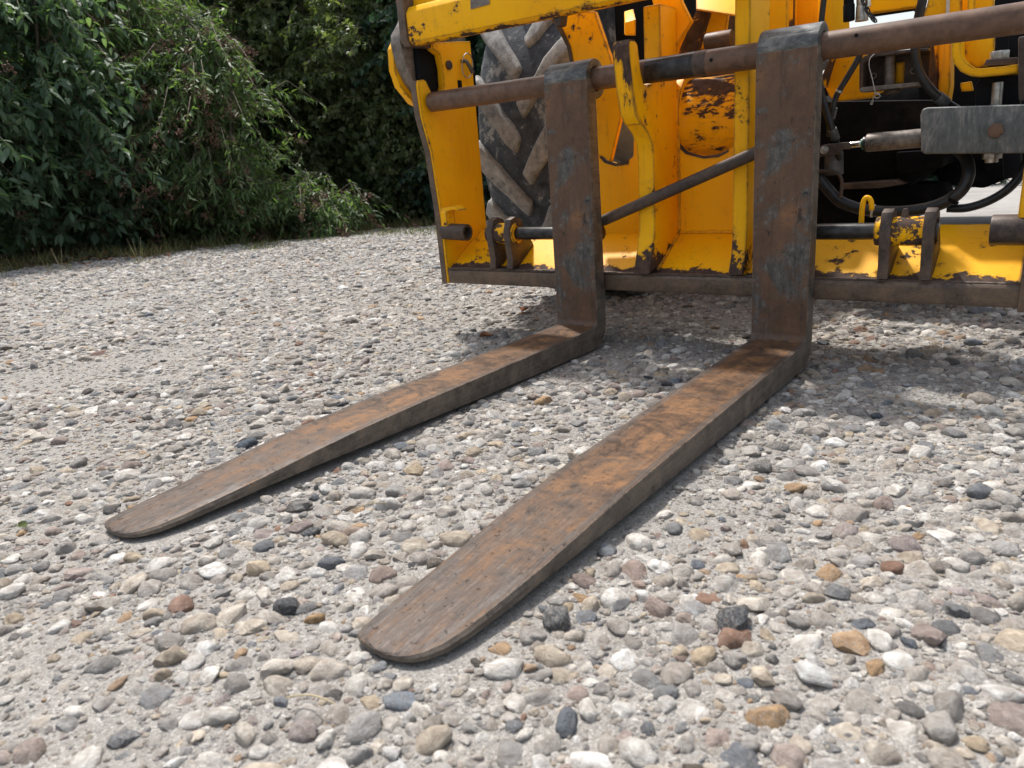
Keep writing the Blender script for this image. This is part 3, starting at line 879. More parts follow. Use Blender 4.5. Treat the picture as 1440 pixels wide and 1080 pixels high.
cp('pin_tube', lambda m: m.cyl((0.445, 0.075, 0.262), (0.506, 0.075, 0.262), 0.030, 12), RUST_DK, 0.004, 'short brown boss on the end plate')
cp('end_gusset', lambda m: m.yz([(0.06, 0.28), (0.06, 0.31), (0.09, 0.42), (0.12, 0.42), (0.12, 0.28)], 0.488, 0.5045), Y_WORN, 0.003)
cp('pull_pin', lambda m: m.tube([(0.2, 0.12, 0.267), (0.2, 0.12, 0.307), (0.204, 0.12, 0.325), (0.211, 0.12, 0.327), (0.217, 0.12, 0.318), (0.219, 0.12, 0.3)], 0.0055, 10, 4), Y_CLEAN, 0)


def diag(m):
    a, b = Vector((-0.50, 0.0585, 0.262)), Vector((0.10, 0.0585, 0.480))
    d = (b - a).normalized()
    w = Vector((0, 1, 0))
    n_ = d.cross(w)
    h, t_ = 0.0142, 0.0105
    ring = lambda p: [p + w * (math.cos(q) * t_) + n_ * (math.sin(q) * h) for q in np.linspace(0, 2 * math.pi, 17)[:-1]]
    m.prism(ring(a), ring(b))


cp('diagonal_bar', diag, RUST_DK, 0, 'dark slanting bar behind the forks')

# ------------------------------------------------------------------ telehandler behind the carriage
TO = Vector((-0.2, 1.2, -0.06))
tele = thing('telehandler', 'yellow telehandler with muddy lugged tyre and black underside behind the forks', 'telehandler', TO)


def tp(name, fill, mat, bevel=0.002, label=None, parent=None, ang=35, seg=2):
    return part(name, fill, mat, parent or tele, TO, bevel, label, ang, seg)


def make_wheel(cx_, cy_, width, R, label):
    cz = R - 0.037 - TILT * (cy_ - 0.02) - 0.015
    mb = MB(TO)
    c = Vector((cx_, cy_, cz))
    # carcass: lathe round X
    prof = [(-0.50, 0.62), (-0.50, 0.74), (-0.49, 0.86), (-0.46, 0.93), (-0.40, 0.955), (-0.2, 0.965), (0, 0.968), (0.2, 0.965), (0.40, 0.955), (0.46, 0.93), (0.49, 0.86), (0.50, 0.74), (0.50, 0.62)]
    N = 64
    vv, ff = [], []
    for k in range(N):
        a = 2 * math.pi * k / N
        for px, pr_ in prof:
            vv.append(c + Vector((px * width, pr_ * R * math.cos(a), pr_ * R * math.sin(a))))
    k_ = len(prof)
    for k in range(N):
        for j in range(k_ - 1):
            ff.append((k * k_ + j, k * k_ + j + 1, ((k + 1) % N) * k_ + j + 1, ((k + 1) % N) * k_ + j))
        ff.append((k * k_ + k_ - 1, k * k_, ((k + 1) % N) * k_, ((k + 1) % N) * k_ + k_ - 1))
    mb.add(vv, ff)
    tyre = build('tyre', mb, TYRE, tele, ang=50)
    tyre['label'] = label
    # chevron lugs
    nl = 18
    for side in (-1, 1):
        for k in range(nl):
            a0 = 2 * math.pi * (k + (0.5 if side > 0 else 0)) / nl + 0.05
            P = []
            for u in np.linspace(0, 1, 7):
                x = side * width * (0.515 - 0.50 * u)
                da = 0.37 * u ** 1.1
                P.append((x, a0 + da, u))
            mb = MB(TO)
            rings = []
            for x, a, u in P:
                hw = 0.024 + 0.006 * (1 - u) + random.uniform(-0.004, 0.004)
                rt = R * ((1.0 if u > 0.06 else 0.955) + random.uniform(-0.006, 0.004))
                rb = R * (0.93 if u > 0.1 else 0.84)
                dx, da_ = side * 0.35, 1.0
                w2 = hw / R
                q = []
                for sgn, rad, k2 in ((-1, rb, 1.25), (-1, rt, 0.92), (1, rt, 0.92), (1, rb, 1.25)):
                    aa = a + sgn * w2 * k2
                    xx = x + sgn * hw * 0.55 * side
                    q.append(c + Vector((xx, rad * math.cos(aa), rad * math.sin(aa))))
                rings.append(q)
            V_ = [p for q in rings for p in q]
            F_ = [(0, 1, 2, 3), tuple(4 * 6 + i for i in (3, 2, 1, 0))]
            for i in range(6):
                for j in range(4):
                    F_.append((i * 4 + j, i * 4 + (j + 1) % 4, (i + 1) * 4 + (j + 1) % 4, (i + 1) * 4 + j))
            mb.add(V_, F_)
            lug = build('tread_lug', mb, TYRE, tyre, bevel=0.012, seg=3, ang=80)
            from mathutils import noise as mnz
            for v_ in lug.data.vertices:
                q_ = v_.co * 26 + Vector((k, side * 3, 0))
                v_.co += Vector((mnz.noise(q_), mnz.noise(q_ + Vector((9, 0, 0))), mnz.noise(q_ + Vector((0, 9, 0))))) * 0.006
            at = lug.data.attributes.new('lug', 'FLOAT', 'POINT')
            at.data.foreach_set('value', np.ones(len(lug.data.vertices), np.float32))
    mb = MB(TO)
    mb.ring(c + Vector((-0.42 * width, 0, 0)), c + Vector((0.42 * width, 0, 0)), R * 0.63, R * 0.56, 40)
    mb.cyl(c + Vector((-0.05, 0, 0)), c + Vector((0.05, 0, 0)), R * 0.57, 40)
    mb.cyl(c + Vector((-0.16, 0, 0)), c + Vector((0.16, 0, 0)), R * 0.2, 24)
    build('rim', mb, RIMC, tele, bevel=0.004)
    return tyre


make_wheel(-0.872, 0.97, 0.40, 0.62, 'dark lugged tyre caked with pale dried mud, facing the forks')
make_wheel(1.25, 1.16, 0.46, 0.62, 'dark lugged tyre on the engine side')

tp('chassis', lambda m: m.box((-0.55, 1.25, 0.30), (0.72, 3.9, 0.62)), BLACK, 0.02)
tp('axle_beam', lambda m: m.cyl((-0.78, 1.16, 0.50), (1.05, 1.16, 0.50), 0.085, 20), BLACK, 0.006)
tp('axle_housing', lambda m: m.xz([(-0.086, 0.559), (0.265, 0.528), (0.273, 0.35), (0.235, 0.344), (0.196, 0.304), (0.163, 0.305), (0.122, 0.299), (0.006, 0.299), (-0.076, 0.314)], 0.75, 1.05), BLACK, 0.012)
tp('axle_foot', lambda m: m.xz([(0.018, 0.321), (0.166, 0.326), (0.192, 0.314), (0.127, 0.305), (0.021, 0.305)], 0.70, 0.80), RUST_DK, 0.004, 'brown rubbed lower edge')
tp('housing_cover', lambda m: m.xz([(0.161, 0.401), (0.268, 0.401), (0.313, 0.416), (0.309, 0.395), (0.239, 0.347), (0.169, 0.343)], 0.70, 0.748), BLACK, 0.006)
tp('underside_box', lambda m: m.box((-0.55, 0.95, 0.17), (0.02, 2.4, 0.34)), BLACK, 0.02)
tp('sump_guard', lambda m: m.xz([(-0.133, 0.316), (0.268, 0.299), (0.282, 0.262), (0.253, 0.222), (0.102, 0.169), (-0.128, 0.171)], 0.88, 1.0), BLACK, 0.012)
tp('side_guard', lambda m: m.xz([(0.19, 0.517), (0.447, 0.51), (0.474, 0.354), (0.422, 0.339), (0.404, 0.291), (0.35, 0.267), (0.226, 0.287)], 1.06, 1.12), BLACK, 0.01)
tp('guard_strut', lambda m: m.xz([(0.42, 0.39), (0.458, 0.391), (0.464, 0.348), (0.456, 0.329), (0.429, 0.326)], 0.55, 0.60), BLACKB, 0.006)

# boom head plates
tp('boom_plate', lambda m: m.xz([(-0.147, 0.862), (-0.04, 0.842), (-0.039, 0.683), (-0.066, 0.673), (-0.115, 0.673), (-0.124, 0.73)], 0.34, 0.36), Y_PLAIN, 0.003)
tp('boom_plate', lambda m: m.prism([(-0.072, 0.36, 0.85), (-0.051, 0.46, 0.859), (-0.05, 0.46, 0.712), (-0.044, 0.36, 0.704)], [(-0.078, 0.38, 0.854), (-0.057, 0.48, 0.863), (-0.056, 0.48, 0.714), (-0.049, 0.38, 0.706)]), Y_CLEAN, 0.001)
tp('boom_plate', lambda m: m.xz([(-0.061, 0.864), (0.009, 0.851), (0.013, 0.67), (-0.062, 0.681)], 0.48, 0.50), Y_PLAIN, 0.003)
tp('boom_nose', lambda m: m.cyl((0.041, 0.42, 0.883), (0.051, 0.42, 0.672), 0.030, 28, 0.038), Y_PLAIN, 0.002)
tp('boom_arm', lambda m: m.prism([(-0.28, 1.25, 1.02), (0.10, 1.25, 1.02), (0.10, 1.25, 1.32), (-0.28, 1.25, 1.32)], [(-0.28, 3.6, 1.55), (0.10, 3.6, 1.55), (0.10, 3.6, 1.90), (-0.28, 3.6, 1.90)]), Y_CLEAN, 0.01)
tp('boom_link', lambda m: m.xz([(0.019, 0.598), (0.033, 0.643), (0.058, 0.68), (0.161, 0.668), (0.165, 0.558), (0.135, 0.542), (0.048, 0.542), (0.033, 0.562)], 0.46, 0.49), Y_PLAIN, 0.004)
tp('boom_link_flange', lambda m: m.prism([(0.027, 0.4, 0.586), (0.048, 0.4, 0.642), (0.05, 0.46, 0.645), (0.031, 0.46, 0.576)], [(0.025, 0.405, 0.586), (0.046, 0.405, 0.642), (0.049, 0.465, 0.645), (0.03, 0.465, 0.577)]), Y_CLEAN, 0)
tp('window_frame', lambda m: m.xz([(0.072, 0.769), (0.19, 0.766), (0.203, 0.769), (0.21, 0.673), (0.19, 0.676), (0.185, 0.745), (0.178, 0.757), (0.073, 0.758)], 0.70, 0.73), BLACKB, 0.002, 'dark frame round a bright slot')
tp('boom_crossbar', lambda m: m.xz([(0.073, 0.823), (0.211, 0.818), (0.203, 0.754), (0.077, 0.757)], 0.62, 0.66), Y_CLEAN, 0.003)
tp('boom_side', lambda m: m.xz([(0.25, 0.708), (0.261, 0.771), (0.318, 0.766), (0.327, 0.667), (0.253, 0.678)], 0.40, 0.42), Y_WORN, 0.002)
tp('boom_side', lambda m: m.xz([(0.314, 0.773), (0.379, 0.767), (0.383, 0.67), (0.323, 0.67)], 0.43, 0.45), Y_PLAIN, 0.002)
tp('boom_side', lambda m: m.xz([(0.331, 0.765), (0.347, 0.762), (0.351, 0.692), (0.338, 0.691)], 0.385, 0.40), Y_CLEAN, 0.001)
tp('pale_strip', lambda m: m.xz([(0.292, 0.767), (0.297, 0.766), (0.302, 0.699), (0.295, 0.701)], 0.385, 0.395), RIMC, 0.0005)
tp('link_strut', lambda m: m.xz([(0.283, 0.663), (0.31, 0.662), (0.318, 0.549), (0.316, 0.516), (0.31, 0.506), (0.294, 0.512), (0.294, 0.567)], 0.37, 0.44), Y_PLAIN, 0.003)
tp('link_strut', lambda m: m.prism([(0.276, 0.33, 0.658), (0.286, 0.372, 0.66), (0.295, 0.372, 0.51), (0.28, 0.33, 0.552), (0.279, 0.33, 0.588)], [(0.276, 0.335, 0.659), (0.285, 0.377, 0.66), (0.295, 0.377, 0.511), (0.28, 0.335, 0.552), (0.278, 0.335, 0.588)]), Y_CLEAN, 0)
tp('dark_backing_panel', lambda m: m.xz([(0.165, 0.681), (0.252, 0.684), (0.346, 0.685), (0.328, 0.878), (0.445, 0.855), (0.487, 0.47), (0.179, 0.499)], 0.9, 0.94), BLACKB, 0.004)  # added black backing, hides bright sky so the gaps read dark
for a_, b_, r_ in (((0.301, 0.319, 0.526), (0.317, 0.335, 0.511), 0.0128), ((0.087, 0.302, 0.523), (0.081, 0.31, 0.501), 0.0092), ((0.095, 0.264, 0.476), (0.101, 0.276, 0.452), 0.0104), ((0.252, 0.31, 0.689), (0.251, 0.31, 0.669), 0.0125)):
    tp('hose_ferrule', lambda m, a_=a_, b_=b_, r_=r_: m.cyl(a_, b_, r_, 16), DULL, 0.001)
tp('cable_tie', lambda m: m.ring((0.189, 0.28, 0.284), (0.194, 0.28, 0.283), 0.0152, 0.0130, 18), RIMC, 0.0005)
tp('cable_tie', lambda m: m.ring((0.099, 0.3, 0.561), (0.097, 0.3, 0.556), 0.0082, 0.0064, 16), ZINC, 0.0005)
# J bracket
jo = [(0.323, 0.671), (0.329, 0.604), (0.335, 0.587), (0.347, 0.571), (0.363, 0.561), (0.384, 0.556), (0.424, 0.555), (0.451, 0.556)]
ji = [(0.449, 0.572), (0.42, 0.571), (0.385, 0.572), (0.372, 0.575), (0.359, 0.585), (0.348, 0.599), (0.345, 0.61), (0.34, 0.668)]
tp('angle_bracket', lambda m: m.xz(jo + ji, 0.26, 0.34), Y_PLAIN, 0.002, 'bent yellow bracket')
tp('bracket_web', lambda m: m.xz([(0.335, 0.672), (0.395, 0.666), (0.398, 0.619), (0.398, 0.581), (0.367, 0.577), (0.346, 0.598)], 0.343, 0.355), Y_PLAIN, 0.002)
tp('bracket_washer', lambda m: m.xz([(0.387, 0.577), (0.392, 0.589), (0.447, 0.586), (0.448, 0.572)], 0.27, 0.33), RUST_DK, 0.002)
hp = Vector((0.412, 0.3, 0.588))
tp('bracket_bolt', lambda m: m.hexa(hp, hp + Vector((0, 0, 0.016)), 0.019), ZINC, 0.002, 'pale hexagon bolt head')
tp('guard_post', lambda m: m.xz([(0.417, 0.676), (0.452, 0.675), (0.462, 0.582), (0.425, 0.587)], 0.35, 0.39), BLACKB, 0.003)
tp('rust_post', lambda m: m.xz([(0.445, 0.622), (0.478, 0.622), (0.491, 0.497), (0.458, 0.501)], 0.24, 0.27), RUST_DK, 0.004)
tp('swivel_block', lambda m: m.xz([(0.374, 0.541), (0.382, 0.557), (0.45, 0.553), (0.459, 0.487), (0.378, 0.492)], 0.30, 0.36), BLACKB, 0.004)
tp('swivel_pin', lambda m: m.cyl((0.417, 0.285, 0.485), (0.416, 0.285, 0.542), 0.0105, 16), ZINC, 0.001, 'pale upright bolt shank')
tp('small_tab', lambda m: m.xz([(0.323, 0.556), (0.346, 0.558), (0.352, 0.536), (0.327, 0.537)], 0.5, 0.51), Y_CLEAN, 0.002)

# latch bracket with upright pin
tp('latch_bracket', lambda m: m.xz([(0.125, 0.627), (0.134, 0.632), (0.152, 0.639), (0.27, 0.635), (0.276, 0.552), (0.131, 0.554)], 0.40, 0.412), RUST_DK, 0.002)
tp('latch_bracket_flange', lambda m: m.xz([(0.135, 0.564), (0.274, 0.562), (0.279, 0.554), (0.137, 0.553)], 0.33, 0.40), RUST_GREY, 0.002)
tp('latch_bracket_flange', lambda m: m.xz([(0.132, 0.623), (0.14, 0.63), (0.158, 0.636), (0.274, 0.631), (0.275, 0.625), (0.162, 0.627), (0.141, 0.616), (0.143, 0.561), (0.135, 0.559)], 0.33, 0.40), RUST_DK, 0.002)
tp('latch_pin', lambda m: m.cyl((0.194, 0.365, 0.556), (0.189, 0.365, 0.64), 0.0115, 20), RUST_GREY, 0.001, 'upright brown pin')
tp('bracket_slot', lambda m: m.xz([(0.199, 0.613), (0.217, 0.612), (0.219, 0.565), (0.2, 0.566)], 0.396, 0.399), Y_CLEAN, 0.0005)
for q in ((0.238, 0.395, 0.589), (0.153, 0.395, 0.589)):
    tp('bracket_stud', lambda m, q=q: (m.ring(Vector(q), Vector(q) - Vector((0, 0.008, 0)), 0.0075, 0.004, 18)), RUST_GREY, 0.001)
tp('bracket_nut', lambda m: m.cyl((0.201, 0.36, 0.543), (0.2, 0.36, 0.551), 0.018, 20), RUST_DK, 0.002)
tp('wire_tail', lambda m: m.tube([(0.168, 0.325, 0.635), (0.157, 0.322, 0.624), (0.156, 0.32, 0.607), (0.163, 0.32, 0.584), (0.169, 0.32, 0.561), (0.172, 0.32, 0.546), (0.168, 0.32, 0.532), (0.164, 0.32, 0.525), (0.168, 0.32, 0.524), (0.17, 0.32, 0.538),
                                  (0.173, 0.32, 0.547), (0.181, 0.318, 0.545), (0.183, 0.318, 0.538), (0.176, 0.318, 0.536), (0.171, 0.318, 0.541), (0.177, 0.316, 0.545), (0.186, 0.316, 0.539)], 0.0011, 6, 5), WIRE, 0, 'loose loop of thin wire')

# couplings with chain
tp('hose_coupling', lambda m: (m.cyl((0.106, 0.3, 0.795), (0.11, 0.3, 0.74), 0.011, 18), m.cyl((0.11, 0.3, 0.742), (0.112, 0.3, 0.707), 0.0125, 18)), BLACKB, 0.002, 'black capped coupling')
tp('hose_coupling', lambda m: (m.cyl((0.131, 0.3, 0.791), (0.135, 0.3, 0.73), 0.0085, 18), m.cyl((0.138, 0.3, 0.735), (0.139, 0.3, 0.704), 0.0125, 20, 0.0135), m.cyl((0.139, 0.3, 0.706), (0.139, 0.3, 0.703), 0.0142, 20)), ZINC, 0.001, 'bright steel coupling')


def chain(m):
    pts = [Vector(p) for p in [(0.134, 0.28, 0.774), (0.141, 0.28, 0.753), (0.148, 0.28, 0.734), (0.156, 0.28, 0.716), (0.164, 0.28, 0.706), (0.169, 0.28, 0.699)]]
    for i in range(len(pts) - 1):
        for k in range(2):
            c = pts[i].lerp(pts[i + 1], (k + 0.5) / 2)
            d = (pts[i + 1] - pts[i]).normalized()
            w = Vector((1, 0, 0)) if k else Vector((0, 1, 0))
            m.tube([c + d * (0.009 * math.cos(a)) + w * (0.0045 * math.sin(a)) for a in np.linspace(0, 2 * math.pi, 11)], 0.0016, 5, 0)


tp('coupling_chain', chain, OILY, 0)
tp('bright_pipe', lambda m: m.cyl((0.138, 0.33, 0.793), (0.145, 0.33, 0.734), 0.006, 14), CHROME, 0.001)

# hoses
HS_P = [
    [(0.265, 0.3, 0.772), (0.259, 0.3, 0.723), (0.251, 0.31, 0.68), (0.25, 0.31, 0.637), (0.257, 0.31, 0.596), (0.276, 0.31, 0.558), (0.304, 0.32, 0.523), (0.336, 0.36, 0.496)],
    [(0.148, 0.3, 0.657), (0.135, 0.3, 0.623), (0.112, 0.3, 0.583), (0.092, 0.3, 0.548), (0.084, 0.3, 0.513), (0.07, 0.34, 0.462)],
    [(0.057, 0.26, 0.631), (0.064, 0.26, 0.578), (0.077, 0.26, 0.53), (0.092, 0.26, 0.485), (0.102, 0.28, 0.445), (0.105, 0.3, 0.405)],
    [(0.067, 0.27, 0.805), (0.062, 0.27, 0.75), (0.058, 0.27, 0.698), (0.051, 0.28, 0.654)],
    [(0.037, 0.3, 0.389), (0.066, 0.28, 0.365), (0.091, 0.28, 0.334), (0.125, 0.28, 0.303), (0.187, 0.28, 0.284), (0.263, 0.28, 0.281), (0.327, 0.28, 0.294), (0.366, 0.28, 0.321), (0.378, 0.29, 0.357), (0.368, 0.31, 0.392), (0.345, 0.33, 0.414)],
    [(0.342, 0.3, 0.284), (0.381, 0.3, 0.284), (0.423, 0.3, 0.299), (0.457, 0.3, 0.325), (0.478, 0.31, 0.362), (0.486, 0.32, 0.407)],
]
for pts, r in zip(HS_P, (0.0098, 0.0068, 0.0078, 0.0065, 0.0135, 0.0095)):
    tp('hose', lambda m, pts=pts, r=r: m.tube(pts, r, 14, 6), HOSE, 0)
tp('hose_clip', lambda m: m.ring((0.35, 0.28, 0.301), (0.355, 0.28, 0.307), 0.0155, 0.0125, 18), BLACKB, 0.001)

# grey pivot block with its bolts, and the small ram
tp('pivot_block', lambda m: m.xz([(0.284, 0.489), (0.287, 0.501), (0.297, 0.504), (0.469, 0.493), (0.516, 0.489), (0.527, 0.392), (0.479, 0.398), (0.298, 0.408), (0.291, 0.414)], 0.22, 0.35), GREYB, 0.007, 'scuffed dark grey steel block', seg=3)
bp = Vector((0.426, 0.22, 0.447))
tp('block_bolt', lambda m: m.hexa(bp + Vector((0, 0.002, 0)), bp - Vector((0, 0.012, 0)), 0.0155), RUST_SHAFT, 0.002, 'rusty hexagon bolt head')
bq = Vector((0.419, 0.285, 0.394))
tp('block_nut', lambda m: (m.hexa(bq + Vector((0, 0, 0.012)), bq - Vector((0, 0, 0.006)), 0.020), m.cyl(bq - Vector((0, 0, 0.005)), bq - Vector((0, 0, 0.014)), 0.013, 16)), ZINC, 0.001, 'pale nut under the block')
tp('ram_barrel', lambda m: m.cyl((0.173, 0.26, 0.439), (0.29, 0.26, 0.441), 0.0205, 28), RUST_GREY, 0.003, 'rusty ram barrel')
tp('ram_rod', lambda m: m.cyl((0.129, 0.26, 0.436), (0.178, 0.26, 0.439), 0.0072, 20), CHROME, 0.0005, 'bright ram rod')
tp('ram_seal', lambda m: m.ring((0.162, 0.26, 0.437), (0.17, 0.26, 0.438), 0.0125, 0.007, 22), GREEN, 0.001, 'green seal ring')
tp('ram_gland', lambda m: m.cyl((0.167, 0.26, 0.437), (0.176, 0.26, 0.438), 0.0165, 22), OILY, 0.001)
tp('ram_clevis', lambda m: m.prism([(0.066, 0.245, 0.439), (0.094, 0.245, 0.443), (0.116, 0.245, 0.443), (0.126, 0.245, 0.444), (0.141, 0.245, 0.443), (0.142, 0.245, 0.428), (0.126, 0.245, 0.429), (0.118, 0.245, 0.418), (0.073, 0.245, 0.414)], [(0.058, 0.275, 0.438), (0.087, 0.275, 0.443), (0.109, 0.275, 0.443), (0.119, 0.275, 0.444), (0.134, 0.275, 0.443), (0.135, 0.275, 0.427), (0.12, 0.275, 0.428), (0.111, 0.275, 0.417), (0.066, 0.275, 0.413)]), RUST_DK, 0.002)
cb = Vector((0.085, 0.245, 0.43))
tp('clevis_bolt', lambda m: (m.cyl(cb, cb - Vector((0, 0.004, 0)), 0.0095, 16), m.hexa(cb - Vector((0, 0.003, 0)), cb - Vector((0, 0.012, 0)), 0.0065)), ZINC, 0.0008)
tp('grey_sleeve', lambda m: m.cyl((0.091, 0.31, 0.422), (0.092, 0.31, 0.369), 0.0205, 20, 0.0225), DULL, 0.002)
tp('bent_rod', lambda m: m.tube([(0.048, 0.27, 0.383), (0.098, 0.27, 0.377), (0.114, 0.27, 0.37), (0.121, 0.27, 0.353), (0.12, 0.27, 0.317)], 0.0042, 8, 5), RUST_DK, 0)
tp('mudguard', lambda m: m.prism([(-1.22, 0.56, 1.16), (-0.70, 0.56, 1.16), (-0.42, 0.70, 0.98), (-0.42, 0.70, 0.60)], [(-1.22, 1.9, 1.30), (-0.70, 1.9, 1.30), (-0.42, 1.9, 1.16), (-0.42, 1.9, 0.60)]), BLACKB, 0.01)

# ------------------------------------------------------------------ stones
def stone_mesh(i, angular, sub=3):
    r = random.Random(100 + i)
    bm = bmesh.new()
    bmesh.ops.create_icosphere(bm, subdivisions=sub, radius=1.0)
    ax = Vector((1.0, r.uniform(0.62, 0.95), r.uniform(0.42, 0.72)))
    ph = [Vector((r.uniform(-9, 9), r.uniform(-9, 9), r.uniform(-9, 9))) for _ in range(3)]
    from mathutils import noise as mn
    planes = []
    for _ in range(r.randint(5, 9) if angular else r.randint(0, 2)):
        d = Vector((r.gauss(0, 1), r.gauss(0, 1), r.gauss(0, 1))).normalized()
        planes.append((d, r.uniform(0.55, 0.80) if angular else r.uniform(0.75, 0.92)))
    for v in bm.verts:
        p = v.co.normalized()
        k = 1 + 0.34 * mn.noise(p * 1.0 + ph[0]) + 0.17 * mn.noise(p * 2.2 + ph[1]) + 0.06 * mn.noise(p * 5 + ph[2])
        q = p * k
        for d, lim in planes:
            e = q.dot(d) - lim
            if e > 0:
                q = q - d * e * 0.93
        v.co = Vector((q.x * ax.x, q.y * ax.y, q.z * ax.z))
    me = bpy.data.meshes.new('stone')
    bm.to_mesh(me)
    bm.free()
    me.shade_smooth()
    if angular:
        me.set_sharp_from_angle(angle=math.radians(38))
    me.materials.append(STONE)
    return me


PROTO = [stone_mesh(i, i % 2 == 0) for i in range(36)]
proto_col = bpy.data.collections.new('pebble_kinds')
for i, me in enumerate(PROTO):
    o = bpy.data.objects.new('pebble_kind_%02d' % i, me)
    proto_col.objects.link(o)

PAL = np.array([(0.47, 0.44, 0.40), (0.66, 0.64, 0.60), (0.38, 0.35, 0.318), (0.31, 0.292, 0.27), (0.24, 0.24, 0.238), (0.185, 0.19, 0.198), (0.07, 0.073, 0.08),
                (0.46, 0.385, 0.29), (0.40, 0.265, 0.15), (0.27, 0.155, 0.10), (0.37, 0.305, 0.275), (0.31, 0.245, 0.215), (0.54, 0.485, 0.41)])
PALW = np.array([0.22, 0.27, 0.14, 0.11, 0.075, 0.06, 0.022, 0.055, 0.020, 0.011, 0.04, 0.022, 0.085])
PALW /= PALW.sum()


def in_fork(x, y, m):
    a = (np.abs(x - 0.0625) < FW / 2 + m) | (np.abs(x + 0.4735) < FW / 2 + m)
    return a & (y > -1.250 - m) & (y < 0.07 + m)


CAMW = cam.matrix_world.inverted()


def in_view(x, y, pad=0.25):
    P = np.stack([x, y, np.zeros_like(x), np.ones_like(x)], 1) @ np.array(CAMW).T
    dz = -P[:, 2]
    f_ = cam_data.lens / 36.0
    u, v = P[:, 0] / dz * f_, P[:, 1] / dz * f_
    return (dz > 0.1) & (np.abs(u) < 0.5 + pad) & (np.abs(v) < 0.375 + pad)


def scatter(n, x0, x1, y0, y1, dmin, dmax, size_med, sig, smax, patchy):
    x, y = rng.uniform(x0, x1, n), rng.uniform(y0, y1, n)
    d = np.hypot(x - CW[0], y - CW[1])
    keep = (d >= dmin) & (d < dmax) & in_view(x, y)
    x, y, d = x[keep], y[keep], d[keep]
    p = vnoise(x, y, 2.6, 21) * 0.5 + vnoise(x, y, 6.5, 33) * 0.3 + vnoise(x, y, 0.9, 44) * 0.2
    dens = np.clip((p - 0.36) / 0.2, 0.0, 1.0) * patchy + (1 - patchy)
    k = rng.random(len(x)) < dens
    x, y, d = x[k], y[k], d[k]
    s = np.minimum(size_med * np.exp(rng.normal(0, sig, len(x))), smax)
    vg = np.maximum(verge(x, y), ((x > -0.9) & (y > 2.15) & (y < 7.4)) * 1.2)
    k = (rng.random(len(x)) > vg * 0.93)
    x, y, s, d = x[k], y[k], s[k], d[k]
    k = ~(in_fork(x, y, 0.0) & (s > 0.010)) & ~in_fork(x, y, 0.0) | (in_fork(x, y, 0.0) & (s < 0.006))
    over = in_fork(x, y, s * 0.42) & ~in_fork(x, y, 0.0) & (s > 0.014) & (y < -0.75)
    k &= ~over
    return x[k], y[k], s[k]


parts_ = [
    scatter(2000, -1.6, 1.9, -2.0, 1.6, 0.25, 2.6, 0.033, 0.22, 0.058, 0.60),         # cobbles, near
    scatter(150000, -1.6, 1.9, -2.0, 1.6, 0.25, 2.6, 0.0152, 0.44, 0.044, 0.80),       # pebbles, near
    scatter(230000, -4.6, 3.0, -2.0, 4.0, 2.6, 5.0, 0.0185, 0.42, 0.055, 0.58),       # middle distance
    scatter(150000, -1.4, 1.5, -1.9, 1.2, 0.25, 2.1, 0.0058, 0.40, 0.0115, 0.25),     # grit, near
    scatter(120000, -2.6, 2.4, -1.6, 2.6, 2.1, 3.8, 0.0085, 0.35, 0.014, 0.30),
    scatter(330000, -8.0, 3.0, -1.5, 9.0, 5.0, 13.0, 0.024, 0.36, 0.060, 0.42),       # far
]


def settle(x, y, s):
    """largest first; a stone that would run into one already lying there is dropped"""
    o = np.argsort(-s)
    x, y, s = x[o], y[o], s[o]
    grid, keep, cell = {}, [], 0.05
    xs, ys, ss = x.tolist(), y.tolist(), s.tolist()
    for i in range(len(xs)):
        a, b, q = xs[i], ys[i], ss[i]
        ci_, cj = int(a // cell), int(b // cell)
        ok = True
        for di in (-1, 0, 1):
            for dj in (-1, 0, 1):
                for (u, v, r) in grid.get((ci_ + di, cj + dj), ()):
                    d_ = 0.35 * (q + r)
                    if (a - u) * (a - u) + (b - v) * (b - v) < d_ * d_:
                        ok = False
                        break
                if not ok:
                    break
            if not ok:
                break
        if ok:
            grid.setdefault((ci_, cj), []).append((a, b, q))
            keep.append(i)
    return x[keep], y[keep], s[keep]


big = settle(*[np.concatenate([p[k] for p in parts_[:3]]) for k in range(3)])
parts_ = [big] + parts_[3:]
X = np.concatenate([p[0] for p in parts_])
Y = np.concatenate([p[1] for p in parts_])
S = np.concatenate([p[2] for p in parts_])
N = len(X)
colr = PAL[rng.choice(len(PAL), N, p=PALW)] * rng.uniform(0.72, 1.08, (N, 1))
colr = np.clip(colr + rng.normal(0, 0.010, (N, 1)) * np.array([1.0, 0.1, -1.0]), 0.03, 0.72)
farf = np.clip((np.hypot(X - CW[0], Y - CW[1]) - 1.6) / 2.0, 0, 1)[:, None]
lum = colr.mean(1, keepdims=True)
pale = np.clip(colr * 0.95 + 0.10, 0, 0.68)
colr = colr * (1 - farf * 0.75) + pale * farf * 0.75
small = S < 0.012
colr[small] = colr[small] * 0.75 + np.array([0.27, 0.25, 0.23]) * 0.25
idx = rng.integers(0, len(PROTO), N)
rot = np.stack([rng.normal(0, 0.22, N), rng.normal(0, 0.22, N), rng.uniform(0, 6.283, N)], 1)
rad = S * 0.5
scl = np.stack([rad, rad, rad * rng.uniform(0.8, 1.15, N)], 1)
sink = rng.uniform(-0.68, 0.18, N)
Z = ground_z(X, Y) + rad * 0.5 * sink
inf = in_fork(X, Y, 0.004)
Z[inf] -= 0.002
dist = np.sqrt((X - CW[0]) ** 2 + (Y - CW[1]) ** 2 + (Z - CW[2]) ** 2)
show = S / dist
vis = in_view(X, Y, -0.004) & ~in_fork(X, Y, 0.01)
order = np.argsort(-(show * vis))
hero = order[:296]
rest = np.ones(N, bool)
rest[hero] = False

